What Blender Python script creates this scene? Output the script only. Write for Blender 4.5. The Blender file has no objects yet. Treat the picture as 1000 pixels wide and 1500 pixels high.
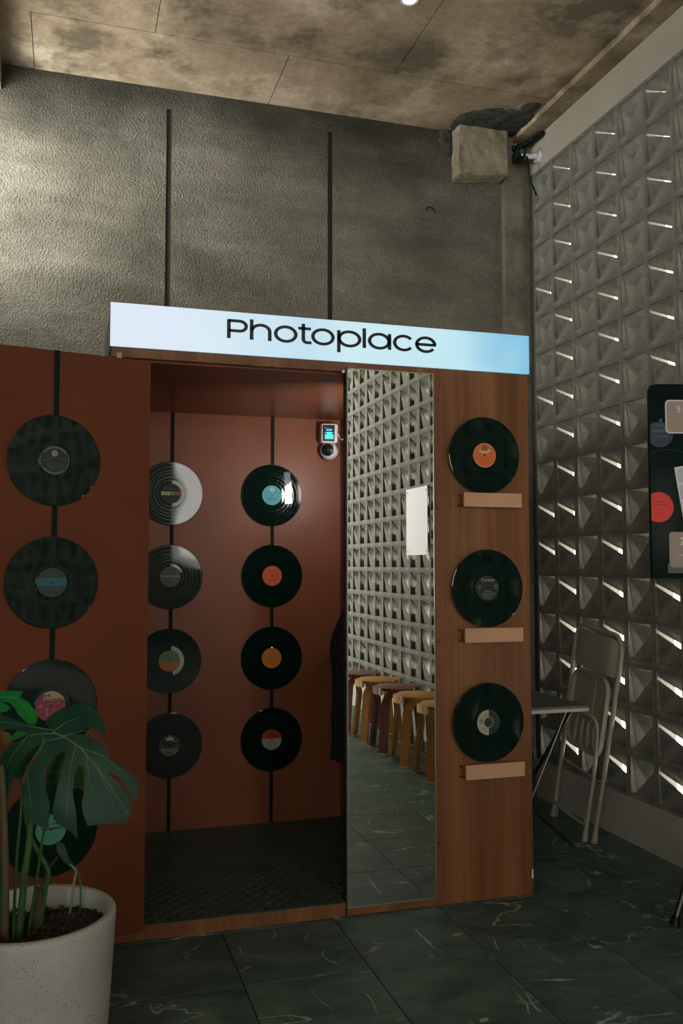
import bpy, bmesh, math, random
from mathutils import Vector, Matrix
R = math.radians
random.seed(7)
SC = bpy.context.scene
COL = SC.collection

# ------------------------------------------------------------------ camera
F = 1318.0
YAW = R(16.9)
PITCH = math.atan(76 / F)
cd = bpy.data.cameras.new('camera')
cam = bpy.data.objects.new('camera', cd)
COL.objects.link(cam)
cam.location = (0, 0, 1.33)
cam.rotation_euler = (math.pi / 2 + PITCH, 0, -YAW)
cd.sensor_fit = 'HORIZONTAL'
cd.sensor_width = 24.0
cd.lens = 24.0 * F / 1000.0
cd.clip_start = 0.05
SC.camera = cam

# ------------------------------------------------------------------ world, exposure
SC.view_settings.view_transform = 'Standard'
SC.view_settings.look = 'None'
SC.view_settings.gamma = 1.0
SC.view_settings.exposure = 0.0
SC.view_settings.use_curve_mapping = False
w = bpy.data.worlds.new('overcast_sky')
SC.world = w
w.use_nodes = True
bg = w.node_tree.nodes['Background']
bg.inputs[0].default_value = (1.0, 0.985, 0.94, 1)
bg.inputs[1].default_value = 5.0
SC.cycles.max_bounces = 7
SC.cycles.diffuse_bounces = 4
SC.cycles.sample_clamp_indirect = 3.0

# window daylight: area lights standing in the openings of the room
def area(name, loc, size, direction, power, colour=(1, 1, 1), spread=180):
    l = bpy.data.lights.new(name, 'AREA')
    l.shape = 'RECTANGLE'
    l.size, l.size_y = size
    l.energy = power
    l.color = colour
    l.spread = R(spread)
    o = bpy.data.objects.new(name, l)
    COL.objects.link(o)
    o.location = loc
    o.rotation_euler = Vector(direction).to_track_quat('-Z', 'Y').to_euler()
    return o
# left window close to the back wall, the shopfront on the left, the two openings behind the camera
area('daylight_side_window', (-0.84, 4.05, 3.18), (1.0, 0.75), (1, 0.75, 0.15), 28, (1.0, 0.97, 0.91), 125)
area('daylight_shopfront', (-2.57, -4.2, 1.9), (2.6, 2.3), (1, 0.1, 0.4), 420, (1.0, 0.95, 0.92), 120)
area('daylight_rear_left', (-2.0, -5.95, 2.1), (1.1, 1.7), (0, 1, 0), 20, (1.0, 0.96, 0.88))
area('daylight_rear_right', (2.08, -5.95, 2.1), (0.85, 1.7), (0, 1, 0.35), 42, (1.0, 0.96, 0.88))

sl = bpy.data.lights.new('facet_fill_sun', 'SUN'); sl.energy = 55; sl.angle = R(6); sl.color = (1.0, 0.96, 0.88)  # lamp added under the overcast sky to brighten the block facets from outside
so = bpy.data.objects.new('facet_fill_sun', sl); COL.objects.link(so); so.location = (8, 0, 9)
so.rotation_euler = Vector((-1, -0.05, -1.15)).to_track_quat('-Z', 'Y').to_euler()

# ------------------------------------------------------------------ materials
MATS = {}
def nt(name):
    m = bpy.data.materials.new(name)
    m.use_nodes = True
    t = m.node_tree
    return m, t, t.nodes, t.links, t.nodes['Principled BSDF']
def rgba(c): return (c[0], c[1], c[2], 1)
def s2l(r, g, b):
    f = lambda v: ((v / 255 + 0.055) / 1.055) ** 2.4 if v > 10 else v / 255 / 12.92
    return (f(r), f(g), f(b))
def plain(name, col, rough=0.5, metal=0.0, spec=0.5, coat=0.0, noise=0.0, nscale=20, bump=0.0, bscale=200):
    if name in MATS: return MATS[name]
    m, t, N, L, b = nt(name)
    b.inputs['Roughness'].default_value = rough
    b.inputs['Metallic'].default_value = metal
    b.inputs['Specular IOR Level'].default_value = spec
    b.inputs['Coat Weight'].default_value = coat
    tc = N.new('ShaderNodeTexCoord')
    n = N.new('ShaderNodeTexNoise'); n.inputs['Scale'].default_value = nscale; n.inputs['Detail'].default_value = 4
    L.new(tc.outputs['Object'], n.inputs['Vector'])
    r = N.new('ShaderNodeValToRGB')
    k = noise
    r.color_ramp.elements[0].position = 0.3; r.color_ramp.elements[1].position = 0.7
    r.color_ramp.elements[0].color = rgba([c * (1 - k) for c in col])
    r.color_ramp.elements[1].color = rgba([min(1, c * (1 + k)) for c in col])
    L.new(n.outputs[0], r.inputs[0]); L.new(r.outputs[0], b.inputs['Base Color'])
    if bump:
        n2 = N.new('ShaderNodeTexNoise'); n2.inputs['Scale'].default_value = bscale; n2.inputs['Detail'].default_value = 3
        L.new(tc.outputs['Object'], n2.inputs['Vector'])
        bp = N.new('ShaderNodeBump'); bp.inputs['Strength'].default_value = bump; bp.inputs['Distance'].default_value = 0.004
        L.new(n2.outputs[0], bp.inputs['Height']); L.new(bp.outputs[0], b.inputs['Normal'])
    MATS[name] = m
    return m
def emit(name, col, strength):
    if name in MATS: return MATS[name]
    m, t, N, L, b = nt(name)
    b.inputs['Base Color'].default_value = rgba([c * 0.5 for c in col])
    b.inputs['Emission Color'].default_value = rgba(col)
    b.inputs['Emission Strength'].default_value = strength
    MATS[name] = m
    return m
def noise_node(N, L, tc, scale, detail=5, rough=0.6, dist=0.0, stretch=None, loc=(0, 0, 0)):
    mp = N.new('ShaderNodeMapping')
    mp.inputs['Location'].default_value = loc
    if stretch: mp.inputs['Scale'].default_value = stretch
    L.new(tc, mp.inputs[0])
    n = N.new('ShaderNodeTexNoise'); n.inputs['Scale'].default_value = scale
    n.inputs['Detail'].default_value = detail; n.inputs['Roughness'].default_value = rough
    n.inputs['Distortion'].default_value = dist
    L.new(mp.outputs[0], n.inputs['Vector'])
    return n
def ramp(N, L, src, stops):
    r = N.new('ShaderNodeValToRGB')
    e = r.color_ramp.elements
    full = lambda c: rgba(c) if hasattr(c, '__len__') else (c, c, c, 1)
    e[0].position, e[0].color = stops[0][0], full(stops[0][1])
    e[1].position, e[1].color = stops[-1][0], full(stops[-1][1])
    for p, c in stops[1:-1]:
        k = e.new(p); k.color = full(c)
    L.new(src, r.inputs[0])
    return r
def mixc(N, L, fac, a, b, mode='MIX'):
    m = N.new('ShaderNodeMix'); m.data_type = 'RGBA'; m.blend_type = mode
    for idx, v in ((0, fac), (6, a), (7, b)):
        if hasattr(v, 'links'): L.new(v, m.inputs[idx])
        elif idx == 0: m.inputs[0].default_value = v
        else: m.inputs[idx].default_value = rgba(v)
    return m.outputs[2]

def mat_stucco():
    m, t, N, L, b = nt('rough_stucco')
    tc = N.new('ShaderNodeTexCoord').outputs['Object']
    big = noise_node(N, L, tc, 1.6, 6, 0.6, 0.4)
    c = ramp(N, L, big.outputs[0], [(0.30, (0.115, 0.110, 0.083)), (0.5, (0.175, 0.167, 0.132)), (0.72, (0.235, 0.226, 0.187))])
    streak = noise_node(N, L, tc, 3.0, 5, 0.6, 0.3, (0.6, 1, 2.2), (3, 1, 5))
    s = ramp(N, L, streak.outputs[0], [(0.40, 0.72), (0.62, 1.0)])
    col = mixc(N, L, 1.0, c.outputs[0], s.outputs[0], 'MULTIPLY')
    fine = noise_node(N, L, tc, 105, 3, 0.65)
    pits = ramp(N, L, fine.outputs[0], [(0.34, 0.62), (0.55, 1.05)])
    col = mixc(N, L, 0.75, col, pits.outputs[0], 'MULTIPLY')
    # uneven darker band along the top edge of the wall
    sep = N.new('ShaderNodeSeparateXYZ'); L.new(tc, sep.inputs[0])
    w1 = noise_node(N, L, tc, 2.5, 4, 0.6)
    ma = N.new('ShaderNodeMath'); ma.operation = 'MULTIPLY_ADD'; ma.inputs[1].default_value = 0.45
    L.new(w1.outputs[0], ma.inputs[0]); L.new(sep.outputs[2], ma.inputs[2])
    st = ramp(N, L, ma.outputs[0], [(0.0, 1.0), (1.0, 0.34)])
    mr = N.new('ShaderNodeMapRange'); mr.inputs[1].default_value = 3.72; mr.inputs[2].default_value = 4.05
    L.new(ma.outputs[0], mr.inputs[0]); L.new(mr.outputs[0], st.inputs[0])
    col = mixc(N, L, 1.0, col, st.outputs[0], 'MULTIPLY')
    L.new(col, b.inputs['Base Color'])
    b.inputs['Roughness'].default_value = 0.95
    b.inputs['Specular IOR Level'].default_value = 0.2
    vz = N.new('ShaderNodeTexVoronoi'); vz.inputs['Scale'].default_value = 90; L.new(tc, vz.inputs['Vector'])
    ad = N.new('ShaderNodeMath'); ad.operation = 'ADD'; L.new(fine.outputs[0], ad.inputs[0])
    m2 = N.new('ShaderNodeMath'); m2.operation = 'MULTIPLY'; m2.inputs[1].default_value = 0.55
    L.new(vz.outputs['Distance'], m2.inputs[0]); L.new(m2.outputs[0], ad.inputs[1])
    bp = N.new('ShaderNodeBump'); bp.inputs['Strength'].default_value = 1.0; bp.inputs['Distance'].default_value = 0.009
    L.new(ad.outputs[0], bp.inputs['Height']); L.new(bp.outputs[0], b.inputs['Normal'])
    return m
def mat_concrete(name, lo, mid, hi, stain=(0.05, 0.045, 0.03), stain_pos=(0.44, 0.60), scale=1.4, bump=0.35):
    m, t, N, L, b = nt(name)
    tc = N.new('ShaderNodeTexCoord').outputs['Object']
    a = noise_node(N, L, tc, scale, 8, 0.62, 0.1)
    c = ramp(N, L, a.outputs[0], [(0.30, lo), (0.5, mid), (0.70, hi)])
    s = noise_node(N, L, tc, scale * 1.35, 10, 0.66, 0.15, (1, 1, 1), (4.2, 7.7, 1.3))
    f = ramp(N, L, s.outputs[0], [(stain_pos[0], 0.0), (stain_pos[1], 0.92)])
    col = mixc(N, L, f.outputs[0], c.outputs[0], stain)
    d = noise_node(N, L, tc, 28, 5, 0.7)
    dd = ramp(N, L, d.outputs[0], [(0.35, 0.78), (0.6, 1.06)])
    col = mixc(N, L, 0.8, col, dd.outputs[0], 'MULTIPLY')
    L.new(col, b.inputs['Base Color'])
    b.inputs['Roughness'].default_value = 0.9
    b.inputs['Specular IOR Level'].default_value = 0.25
    bp = N.new('ShaderNodeBump'); bp.inputs['Strength'].default_value = bump; bp.inputs['Distance'].default_value = 0.006
    L.new(d.outputs[0], bp.inputs['Height']); L.new(bp.outputs[0], b.inputs['Normal'])
    return m
def mat_wood(name, c0, c1, c2, rough=0.42):
    m, t, N, L, b = nt(name)
    tc = N.new('ShaderNodeTexCoord').outputs['Object']
    a = noise_node(N, L, tc, 9, 5, 0.55, 0.15, (1, 1, 0.05))
    g = noise_node(N, L, tc, 60, 4, 0.6, 0.1, (1, 1, 0.02))
    c = ramp(N, L, a.outputs[0], [(0.30, c0), (0.52, c1), (0.72, c2)])
    gg = ramp(N, L, g.outputs[0], [(0.3, 0.70), (0.65, 1.08)])
    col = mixc(N, L, 0.85, c.outputs[0], gg.outputs[0], 'MULTIPLY')
    L.new(col, b.inputs['Base Color'])
    b.inputs['Roughness'].default_value = rough
    b.inputs['Specular IOR Level'].default_value = 0.35
    return m
def mat_marble():
    m, t, N, L, b = nt('green_marble_tile')
    tcn = N.new('ShaderNodeTexCoord')
    tc = tcn.outputs['Object']
    oi = N.new('ShaderNodeObjectInfo')
    off = N.new('ShaderNodeVectorMath'); off.operation = 'MULTIPLY_ADD'
    cmb = N.new('ShaderNodeCombineXYZ')
    for i in range(3): L.new(oi.outputs['Random'], cmb.inputs[i])
    off.inputs[1].default_value = (37, 53, 11); L.new(cmb.outputs[0], off.inputs[0]); L.new(tc, off.inputs[2])
    v = off.outputs[0]
    a = noise_node(N, L, v, 4.5, 8, 0.65, 0.8, (1.0, 1.6, 1))
    c = ramp(N, L, a.outputs[0], [(0.30, (0.032, 0.060, 0.050)), (0.5, (0.070, 0.118, 0.098)), (0.72, (0.14, 0.195, 0.168))])
    # white veins: thin level sets of a warped noise, broken up by a mask
    outs = []
    for k_, (sc_k, st_k, lo_k) in enumerate(((2.3, (1.0, 2.1, 1), (9, 2, 4)), (2.0, (2.3, 0.9, 1), (3, 8, 1)))):
        vn = noise_node(N, L, v, sc_k, 6, 0.42, 0.25, st_k, lo_k)
        sub = N.new('ShaderNodeMath'); sub.operation = 'SUBTRACT'; sub.inputs[1].default_value = 0.5
        L.new(vn.outputs[0], sub.inputs[0])
        ab = N.new('ShaderNodeMath'); ab.operation = 'ABSOLUTE'; L.new(sub.outputs[0], ab.inputs[0])
        vr0 = ramp(N, L, ab.outputs[0], [(0.0, 1.0), (0.0042, 0.85), (0.0085, 0.0)])
        mk = noise_node(N, L, v, 5.0, 2, 0.5, 0, None, (1 + 5 * k_, 6, 3))
        mr0 = ramp(N, L, mk.outputs[0], [(0.53, 0.0), (0.63, 1.0)])
        mm_ = N.new('ShaderNodeMath'); mm_.operation = 'MULTIPLY'; L.new(vr0.outputs[0], mm_.inputs[0]); L.new(mr0.outputs[0], mm_.inputs[1])
        outs.append(mm_)
    vr = N.new('ShaderNodeMath'); vr.operation = 'MAXIMUM'; L.new(outs[0].outputs[0], vr.inputs[0]); L.new(outs[1].outputs[0], vr.inputs[1])
    mr = N.new('ShaderNodeValue'); mr.outputs[0].default_value = 0.75
    mul = N.new('ShaderNodeMath'); mul.operation = 'MULTIPLY'; L.new(vr.outputs[0], mul.inputs[0]); L.new(mr.outputs[0], mul.inputs[1])
    col = mixc(N, L, mul.outputs[0], c.outputs[0], (0.50, 0.54, 0.49))
    L.new(col, b.inputs['Base Color'])
    rr = ramp(N, L, a.outputs[0], [(0.3, 0.50), (0.7, 0.62)])
    L.new(rr.outputs[0], b.inputs['Roughness'])
    b.inputs['Specular IOR Level'].default_value = 0.22
    return m
def mat_vinyl():
    m, t, N, L, b = nt('black_vinyl')
    tc = N.new('ShaderNodeTexCoord').outputs['Object']
    w_ = N.new('ShaderNodeTexWave'); w_.wave_type = 'RINGS'; w_.rings_direction = 'Y'
    w_.inputs['Scale'].default_value = 120; w_.inputs['Distortion'].default_value = 0.0
    L.new(tc, w_.inputs['Vector'])
    sx = N.new('ShaderNodeVectorMath'); sx.operation = 'MULTIPLY'; sx.inputs[1].default_value = (1, 0, 1); L.new(tc, sx.inputs[0])
    ln = N.new('ShaderNodeVectorMath'); ln.operation = 'LENGTH'; L.new(sx.outputs[0], ln.inputs[0])
    sc = N.new('ShaderNodeMath'); sc.operation = 'MULTIPLY'; sc.inputs[1].default_value = 1 / 0.156; L.new(ln.outputs['Value'], sc.inputs[0])
    st = []
    for e in (0.41, 0.52, 0.63, 0.715, 0.83, 0.955): st += [(e - 0.006, 0.018), (e, 0.16), (e + 0.006, 0.018)]
    rr = ramp(N, L, sc.outputs[0], st)
    L.new(rr.outputs[0], b.inputs['Roughness'])
    bp = N.new('ShaderNodeBump'); bp.inputs['Strength'].default_value = 0.004; bp.inputs['Distance'].default_value = 0.0005
    L.new(w_.outputs[0], bp.inputs['Height']); L.new(bp.outputs[0], b.inputs['Normal'])
    b.inputs['Base Color'].default_value = (0.0035, 0.013, 0.009, 1)
    b.inputs['Specular IOR Level'].default_value = 0.28
    return m
def mat_terrazzo():
    m, t, N, L, b = nt('speckled_terrazzo')
    tc = N.new('ShaderNodeTexCoord').outputs['Object']
    n = noise_node(N, L, tc, 7, 5, 0.6)
    c = ramp(N, L, n.outputs[0], [(0.3, (0.33, 0.34, 0.31)), (0.7, (0.43, 0.43, 0.40))])
    v = N.new('ShaderNodeTexVoronoi'); v.inputs['Scale'].default_value = 190; L.new(tc, v.inputs['Vector'])
    k = noise_node(N, L, tc, 22, 3, 0.6)
    ad = N.new('ShaderNodeMath'); ad.operation = 'MULTIPLY_ADD'; ad.inputs[1].default_value = 0.5
    L.new(k.outputs[0], ad.inputs[0]); L.new(v.outputs['Distance'], ad.inputs[2])
    s = ramp(N, L, ad.outputs[0], [(0.37, 1.0), (0.44, 0.0)])
    col = mixc(N, L, s.outputs[0], c.outputs[0], (0.05, 0.05, 0.04))
    L.new(col, b.inputs['Base Color'])
    b.inputs['Roughness'].default_value = 0.6
    return m
def mat_leaf(name, c0, c1, rough=0.33):
    m, t, N, L, b = nt(name)
    tc = N.new('ShaderNodeTexCoord').outputs['Object']
    n = noise_node(N, L, tc, 14, 4, 0.5)
    c = ramp(N, L, n.outputs[0], [(0.3, c0), (0.7, c1)])
    L.new(c.outputs[0], b.inputs['Base Color'])
    b.inputs['Roughness'].default_value = rough
    b.inputs['Transmission Weight'].default_value = 0.0
    b.inputs['Specular IOR Level'].default_value = 0.22
    return m
def mat_sign():
    m, t, N, L, b = nt('backlit_acrylic')
    tc = N.new('ShaderNodeTexCoord').outputs['Object']
    sep = N.new('ShaderNodeSeparateXYZ'); L.new(tc, sep.inputs[0])
    n = noise_node(N, L, tc, 2.2, 2, 0.5, 0.3)
    ma = N.new('ShaderNodeMath'); ma.operation = 'MULTIPLY_ADD'; ma.inputs[1].default_value = 0.42
    L.new(n.outputs[0], ma.inputs[0])
    mr = N.new('ShaderNodeMapRange'); mr.inputs[1].default_value = 0.13; mr.inputs[2].default_value = 1.83
    mr.inputs[3].default_value = -0.21; mr.inputs[4].default_value = 0.79
    L.new(sep.outputs[0], mr.inputs[0]); L.new(mr.outputs[0], ma.inputs[2])
    r = ramp(N, L, ma.outputs[0], [(0.0, s2l(216, 228, 244)), (0.25, s2l(208, 230, 242)), (0.42, s2l(186, 218, 236)), (0.56, s2l(198, 230, 238)), (0.84, s2l(180, 224, 238)), (1.0, s2l(116, 188, 222))])
    b.inputs['Base Color'].default_value = (0.12, 0.12, 0.12, 1)
    b.inputs['Roughness'].default_value = 0.35
    L.new(r.outputs[0], b.inputs['Emission Color'])
    b.inputs['Emission Strength'].default_value = 0.97
    return m

M_stucco = mat_stucco()
M_ceil = mat_concrete('stained_ceiling_concrete', (0.20, 0.155, 0.098), (0.33, 0.258, 0.172), (0.60, 0.51, 0.385), (0.105, 0.088, 0.057), (0.46, 0.62), 1.8, 0.4)
M_conc = mat_concrete('grey_column_concrete', (0.10, 0.094, 0.070), (0.145, 0.135, 0.102), (0.20, 0.185, 0.142), (0.075, 0.072, 0.055), (0.5, 0.68), 3.0, 0.3)
M_stub = mat_concrete('rough_stub_concrete', (0.17, 0.145, 0.10), (0.26, 0.225, 0.16), (0.34, 0.30, 0.22), (0.14, 0.12, 0.08), (0.55, 0.75), 6.0, 1.0)
M_brick = mat_concrete('breeze_block_concrete', (0.098, 0.102, 0.083), (0.158, 0.158, 0.132), (0.25, 0.238, 0.202), (0.070, 0.075, 0.058), (0.52, 0.72), 5.0, 0.35)
M_cream = plain('cream_plaster', (0.33, 0.30, 0.24), 0.85, noise=0.08, nscale=3)
M_plinth = plain('pale_plinth_plaster', (0.36, 0.345, 0.30), 0.8, noise=0.15, nscale=4)
M_groove = plain('dark_groove', (0.030, 0.034, 0.024), 0.9)
M_mortar = plain('dark_mortar', (0.036, 0.040, 0.030), 0.95, noise=0.4, nscale=25, bump=0.8, bscale=60)
M_wallp = plain('grey_plaster', (0.20, 0.20, 0.17), 0.9, noise=0.1, nscale=3)
M_wood = mat_wood('brown_wood_laminate', (0.130, 0.048, 0.016), (0.215, 0.085, 0.030), (0.300, 0.137, 0.053))
M_ledge = plain('pale_ledge_wood', (0.58, 0.33, 0.195), 0.55, noise=0.06, nscale=6, spec=0.3)
M_red = plain('red_brown_board', (0.150, 0.043, 0.018), 0.55, noise=0.10, nscale=4, spec=0.12)
M_redin = plain('red_brown_booth_lining', (0.205, 0.068, 0.032), 0.36, noise=0.08, nscale=5, spec=0.22)
M_black = plain('black_strap', (0.006, 0.012, 0.009), 0.6, spec=0.1)
M_vinyl = mat_vinyl()
M_marble = mat_marble()
M_plate = plain('dark_tread_plate', (0.055, 0.100, 0.082), 0.36, metal=0.35, noise=0.2, nscale=8)
M_mirror = plain('mirror_glass', (0.87, 0.90, 0.86), 0.0, metal=1.0)
M_steel = plain('brushed_steel', (0.5, 0.48, 0.44), 0.3, metal=0.9)
M_white = plain('white_plastic', (0.74, 0.76, 0.80), 0.4)
M_dark = plain('black_plastic', (0.006, 0.010, 0.008), 0.3, spec=0.15)
M_terr = mat_terrazzo()
M_soil = plain('dark_soil', (0.022, 0.018, 0.012), 0.95, noise=0.6, nscale=120, bump=1.0, bscale=150)
M_chair = plain('cream_painted_steel', (0.27, 0.26, 0.20), 0.33, noise=0.12, nscale=12, spec=0.6)
M_table = plain('grey_laminate', (0.10, 0.115, 0.105), 0.5)
M_tedge = plain('pale_table_edge', (0.42, 0.41, 0.37), 0.5)
M_bk = plain('black_metal', (0.010, 0.014, 0.012), 0.35)
M_crate = plain('green_plastic', (0.010, 0.060, 0.035), 0.45)
M_coat = plain('black_cloth', (0.008, 0.013, 0.011), 0.95, noise=0.4, nscale=60, bump=0.7, bscale=90)
M_stoolY = plain('yellow_stained_plywood', (0.52, 0.245, 0.045), 0.42, noise=0.12, nscale=9)
M_stoolR = plain('maroon_stained_plywood', (0.190, 0.050, 0.040), 0.42, noise=0.15, nscale=9)
M_ply = plain('pale_plywood_edge', (0.80, 0.66, 0.54), 0.5)
M_sign = mat_sign()
M_text = plain('black_lettering', (0.004, 0.010, 0.012), 0.35)
M_lilac = plain('pale_acrylic_side', (0.36, 0.37, 0.46), 0.4)

# ------------------------------------------------------------------ mesh helpers
class MB:
    def __init__(s): s.bm = bmesh.new()
    def box(s, x0, x1, y0, y1, z0, z1, mtx=None, bev=0.0):
        b2 = bmesh.new()
        bmesh.ops.create_cube(b2, size=1)
        for v in b2.verts:
            v.co = Vector(((x0 + x1) / 2 + v.co.x * (x1 - x0), (y0 + y1) / 2 + v.co.y * (y1 - y0), (z0 + z1) / 2 + v.co.z * (z1 - z0)))
        if bev: bmesh.ops.bevel(b2, geom=b2.edges[:], offset=bev, segments=2, affect='EDGES', profile=0.6)
        s._add(b2, mtx); return s
    def _add(s, b2, mtx=None):
        if mtx is not None: bmesh.ops.transform(b2, matrix=mtx, verts=b2.verts)
        me = bpy.data.meshes.new('t'); b2.to_mesh(me); b2.free()
        s.bm.from_mesh(me); bpy.data.meshes.remove(me)
    def poly(s, pts, faces):
        vs = [s.bm.verts.new(p) for p in pts]
        for f in faces: s.bm.faces.new([vs[i] for i in f])
        return s
    def slab(s, pts, th):          # flat or folded plate: list of triangles/quads points thickened
        p = [Vector(q) for q in pts]
        n = (p[1] - p[0]).cross(p[2] - p[0]).normalized() * th
        k = len(p)
        a = [s.bm.verts.new(q) for q in p]; b = [s.bm.verts.new(q + n) for q in p]
        s.bm.faces.new(a[::-1]); s.bm.faces.new(b)
        for i in range(k): s.bm.faces.new([a[i], a[(i + 1) % k], b[(i + 1) % k], b[i]])
        return s
    def tube(s, pts, r, seg=10, mtx=None, close=False):
        pts = [Vector(p) for p in pts]
        n = len(pts)
        rr = r if hasattr(r, '__len__') else [r] * n
        rings = []
        prev = None
        for i, p in enumerate(pts):
            if close: d = (pts[(i + 1) % n] - pts[i - 1])
            else: d = pts[min(i + 1, n - 1)] - pts[max(i - 1, 0)]
            d.normalize()
            if prev is None:
                a = Vector((0, 0, 1)) if abs(d.z) < 0.9 else Vector((1, 0, 0))
                x = d.cross(a).normalized()
            else:
                x = (prev - d * prev.dot(d)).normalized()
            prev = x
            y = d.cross(x)
            ring = []
            for k in range(seg):
                t = 2 * math.pi * k / seg
                q = p + (x * math.cos(t) + y * math.sin(t)) * rr[i]
                if mtx is not None: q = mtx @ q
                ring.append(s.bm.verts.new(q))
            rings.append(ring)
        m = n if close else n - 1
        for i in range(m):
            A, B = rings[i], rings[(i + 1) % n]
            for k in range(seg): s.bm.faces.new([A[k], A[(k + 1) % seg], B[(k + 1) % seg], B[k]])
        if not close:
            s.bm.faces.new(rings[0][::-1]); s.bm.faces.new(rings[-1])
        return s
    def lathe(s, prof, seg=48, axis='Z', mtx=None, caps=True):
        rings = []
        for r, h in prof:
            ring = []
            for k in range(seg):
                t = 2 * math.pi * k / seg
                if axis == 'Z': q = Vector((r * math.cos(t), r * math.sin(t), h))
                else: q = Vector((r * math.cos(t), h, r * math.sin(t)))
                if mtx is not None: q = mtx @ q
                ring.append(s.bm.verts.new(q))
            rings.append(ring)
        for A, B in zip(rings, rings[1:]):
            for k in range(seg): s.bm.faces.new([A[k], A[(k + 1) % seg], B[(k + 1) % seg], B[k]])
        if caps:
            s.bm.faces.new(rings[0][::-1]); s.bm.faces.new(rings[-1])
        return s
    def build(s, name, mat, parent=None, smooth=False, loc=None, rot=None):
        bmesh.ops.recalc_face_normals(s.bm, faces=s.bm.faces[:])
        me = bpy.data.meshes.new(name)
        s.bm.to_mesh(me); s.bm.free()
        me.materials.append(mat)
        if smooth:
            for p in me.polygons: p.use_smooth = True
            try: me.set_sharp_from_angle(angle=R(smooth if smooth is not True else 35))
            except Exception: pass
        o = bpy.data.objects.new(name, me)
        COL.objects.link(o)
        if parent: o.parent = parent
        if loc: o.location = loc
        if rot: o.rotation_euler = rot
        return o
def tag(o, label=None, cat=None, group=None, kind=None):
    if label: o['label'] = label
    if cat: o['category'] = cat
    if group: o['group'] = group
    if kind: o['kind'] = kind
    return o
def empty(name, loc=(0, 0, 0), rot=(0, 0, 0), label=None, cat=None, group=None):
    o = bpy.data.objects.new(name, None)
    o.empty_display_size = 0.1
    COL.objects.link(o); o.location = loc; o.rotation_euler = rot
    return tag(o, label, cat, group)
def inst(name, me, parent, loc=(0, 0, 0), rot=(0, 0, 0)):
    o = bpy.data.objects.new(name, me); COL.objects.link(o); o.parent = parent
    o.location = loc; o.rotation_euler = rot
    return o
def copy_tree(o, parent=None):
    c = o.copy(); COL.objects.link(c); c.parent = parent
    for ch in list(o.children): copy_tree(ch, c)
    return c
def text_obj(body, size, mat, parent, loc, rot=(math.pi / 2, 0, 0), name='lettering', sx=1.0, depth=0.0006, align='CENTER'):
    cu = bpy.data.curves.new(name, 'FONT')
    cu.body = body; cu.size = size; cu.extrude = depth; cu.align_x = align; cu.align_y = 'CENTER'
    t = bpy.data.objects.new('t', cu); COL.objects.link(t)
    bpy.context.view_layer.update()
    me = bpy.data.meshes.new_from_object(t.evaluated_get(bpy.context.evaluated_depsgraph_get()))
    bpy.data.objects.remove(t); bpy.data.curves.remove(cu)
    me.name = name
    me.materials.clear(); me.materials.append(mat)
    o = bpy.data.objects.new(name, me); COL.objects.link(o); o.parent = parent
    o.location = loc; o.rotation_euler = rot; o.scale = (sx, 1, 1)
    return o

W = 2.60        # breeze-block wall plane
YB = 4.75       # back wall plane
D = 3.33        # booth front plane
CZ = 3.87       # ceiling
P = 0.214       # block pitch

# ------------------------------------------------------------------ floor
fl = MB().box(-2.72, 2.70, -6.1, 4.95, -0.12, -0.006).build('floor', plain('tile_grout', (0.012, 0.018, 0.015), 0.8))
tag(fl, kind='structure')
TP = 0.4215
tb = MB().box(0.0017, TP - 0.0017, 0.0017, TP - 0.0017, -0.006, 0.0, bev=0.0012)
t0 = tb.build('tile', M_marble, fl)
xs = [0.134 + TP * i for i in range(-2, 6)]
ys = [2.885 + TP * j for j in range(-10, 4)]
first = True
for x in xs:
    for y in ys:
        x1 = min(x + TP, W)
        if first:
            t0.location = (x, y, 0); first = False; continue
        o = inst('tile', t0.data, fl, (x, y, 0))
        if x + TP > W: o.scale = ((W - x) / TP, 1, 1)
mb = MB()
for i in range(-7, 6):
    for j in range(-21, 5):
        x, y = 0.134 + TP * i, 2.885 + TP * j
        if -2 <= i < 6 and -10 <= j < 4: continue
        x1, y1 = min(x + TP, W), min(y + TP, YB)
        if x1 - x < 0.02 or y1 - y < 0.02 or x < -2.85: continue
        mb.box(max(x, -2.72) + 0.0012, x1 - 0.0012, y + 0.0012, y1 - 0.0012, -0.006, 0)
tag(mb.build('far_tiles', M_marble, fl), kind='stuff')

# ------------------------------------------------------------------ ceiling: formwork panels with open seams
ce = MB().box(-2.72, 2.70, -6.1, 4.95, CZ + 0.012, CZ + 0.14).build('ceiling', plain('ceiling_seam', (0.05, 0.04, 0.028), 0.95))
tag(ce, kind='structure')
rows = [(-6.1, -1.0, [-2.72, 2.60]), (-1.0, 1.81, [-2.72, -0.2, 1.0, 2.60]), (1.81, 3.03, [-2.72, -0.9, 0.3, 1.5, 2.60]), (3.03, 4.252, [-2.72, -0.86, 0.36, 1.58, 2.60]), (4.252, 4.80, [-2.72, -1.43, -0.205, 1.02, 2.60])]
for y0, y1, xx in rows:
    for a, b in zip(xx, xx[1:]):
        dz = random.uniform(0, 0.004)
        MB().box(a + 0.002, b - 0.002, y0 + 0.002, y1 - 0.002, CZ + dz, CZ + 0.013).build('panel', M_ceil, ce)
# shallow cornice strip where the ceiling meets the block wall
tag(MB().box(2.49, 2.60, -6.1, YB, 3.835, CZ + 0.004).build('trim_1', M_ceil), kind='structure')
# beam on the left, running towards the back wall
tag(MB().box(-0.62, -0.362, -6.1, YB, 3.735, CZ + 0.004).build('trim_2', M_ceil), kind='structure')

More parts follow.
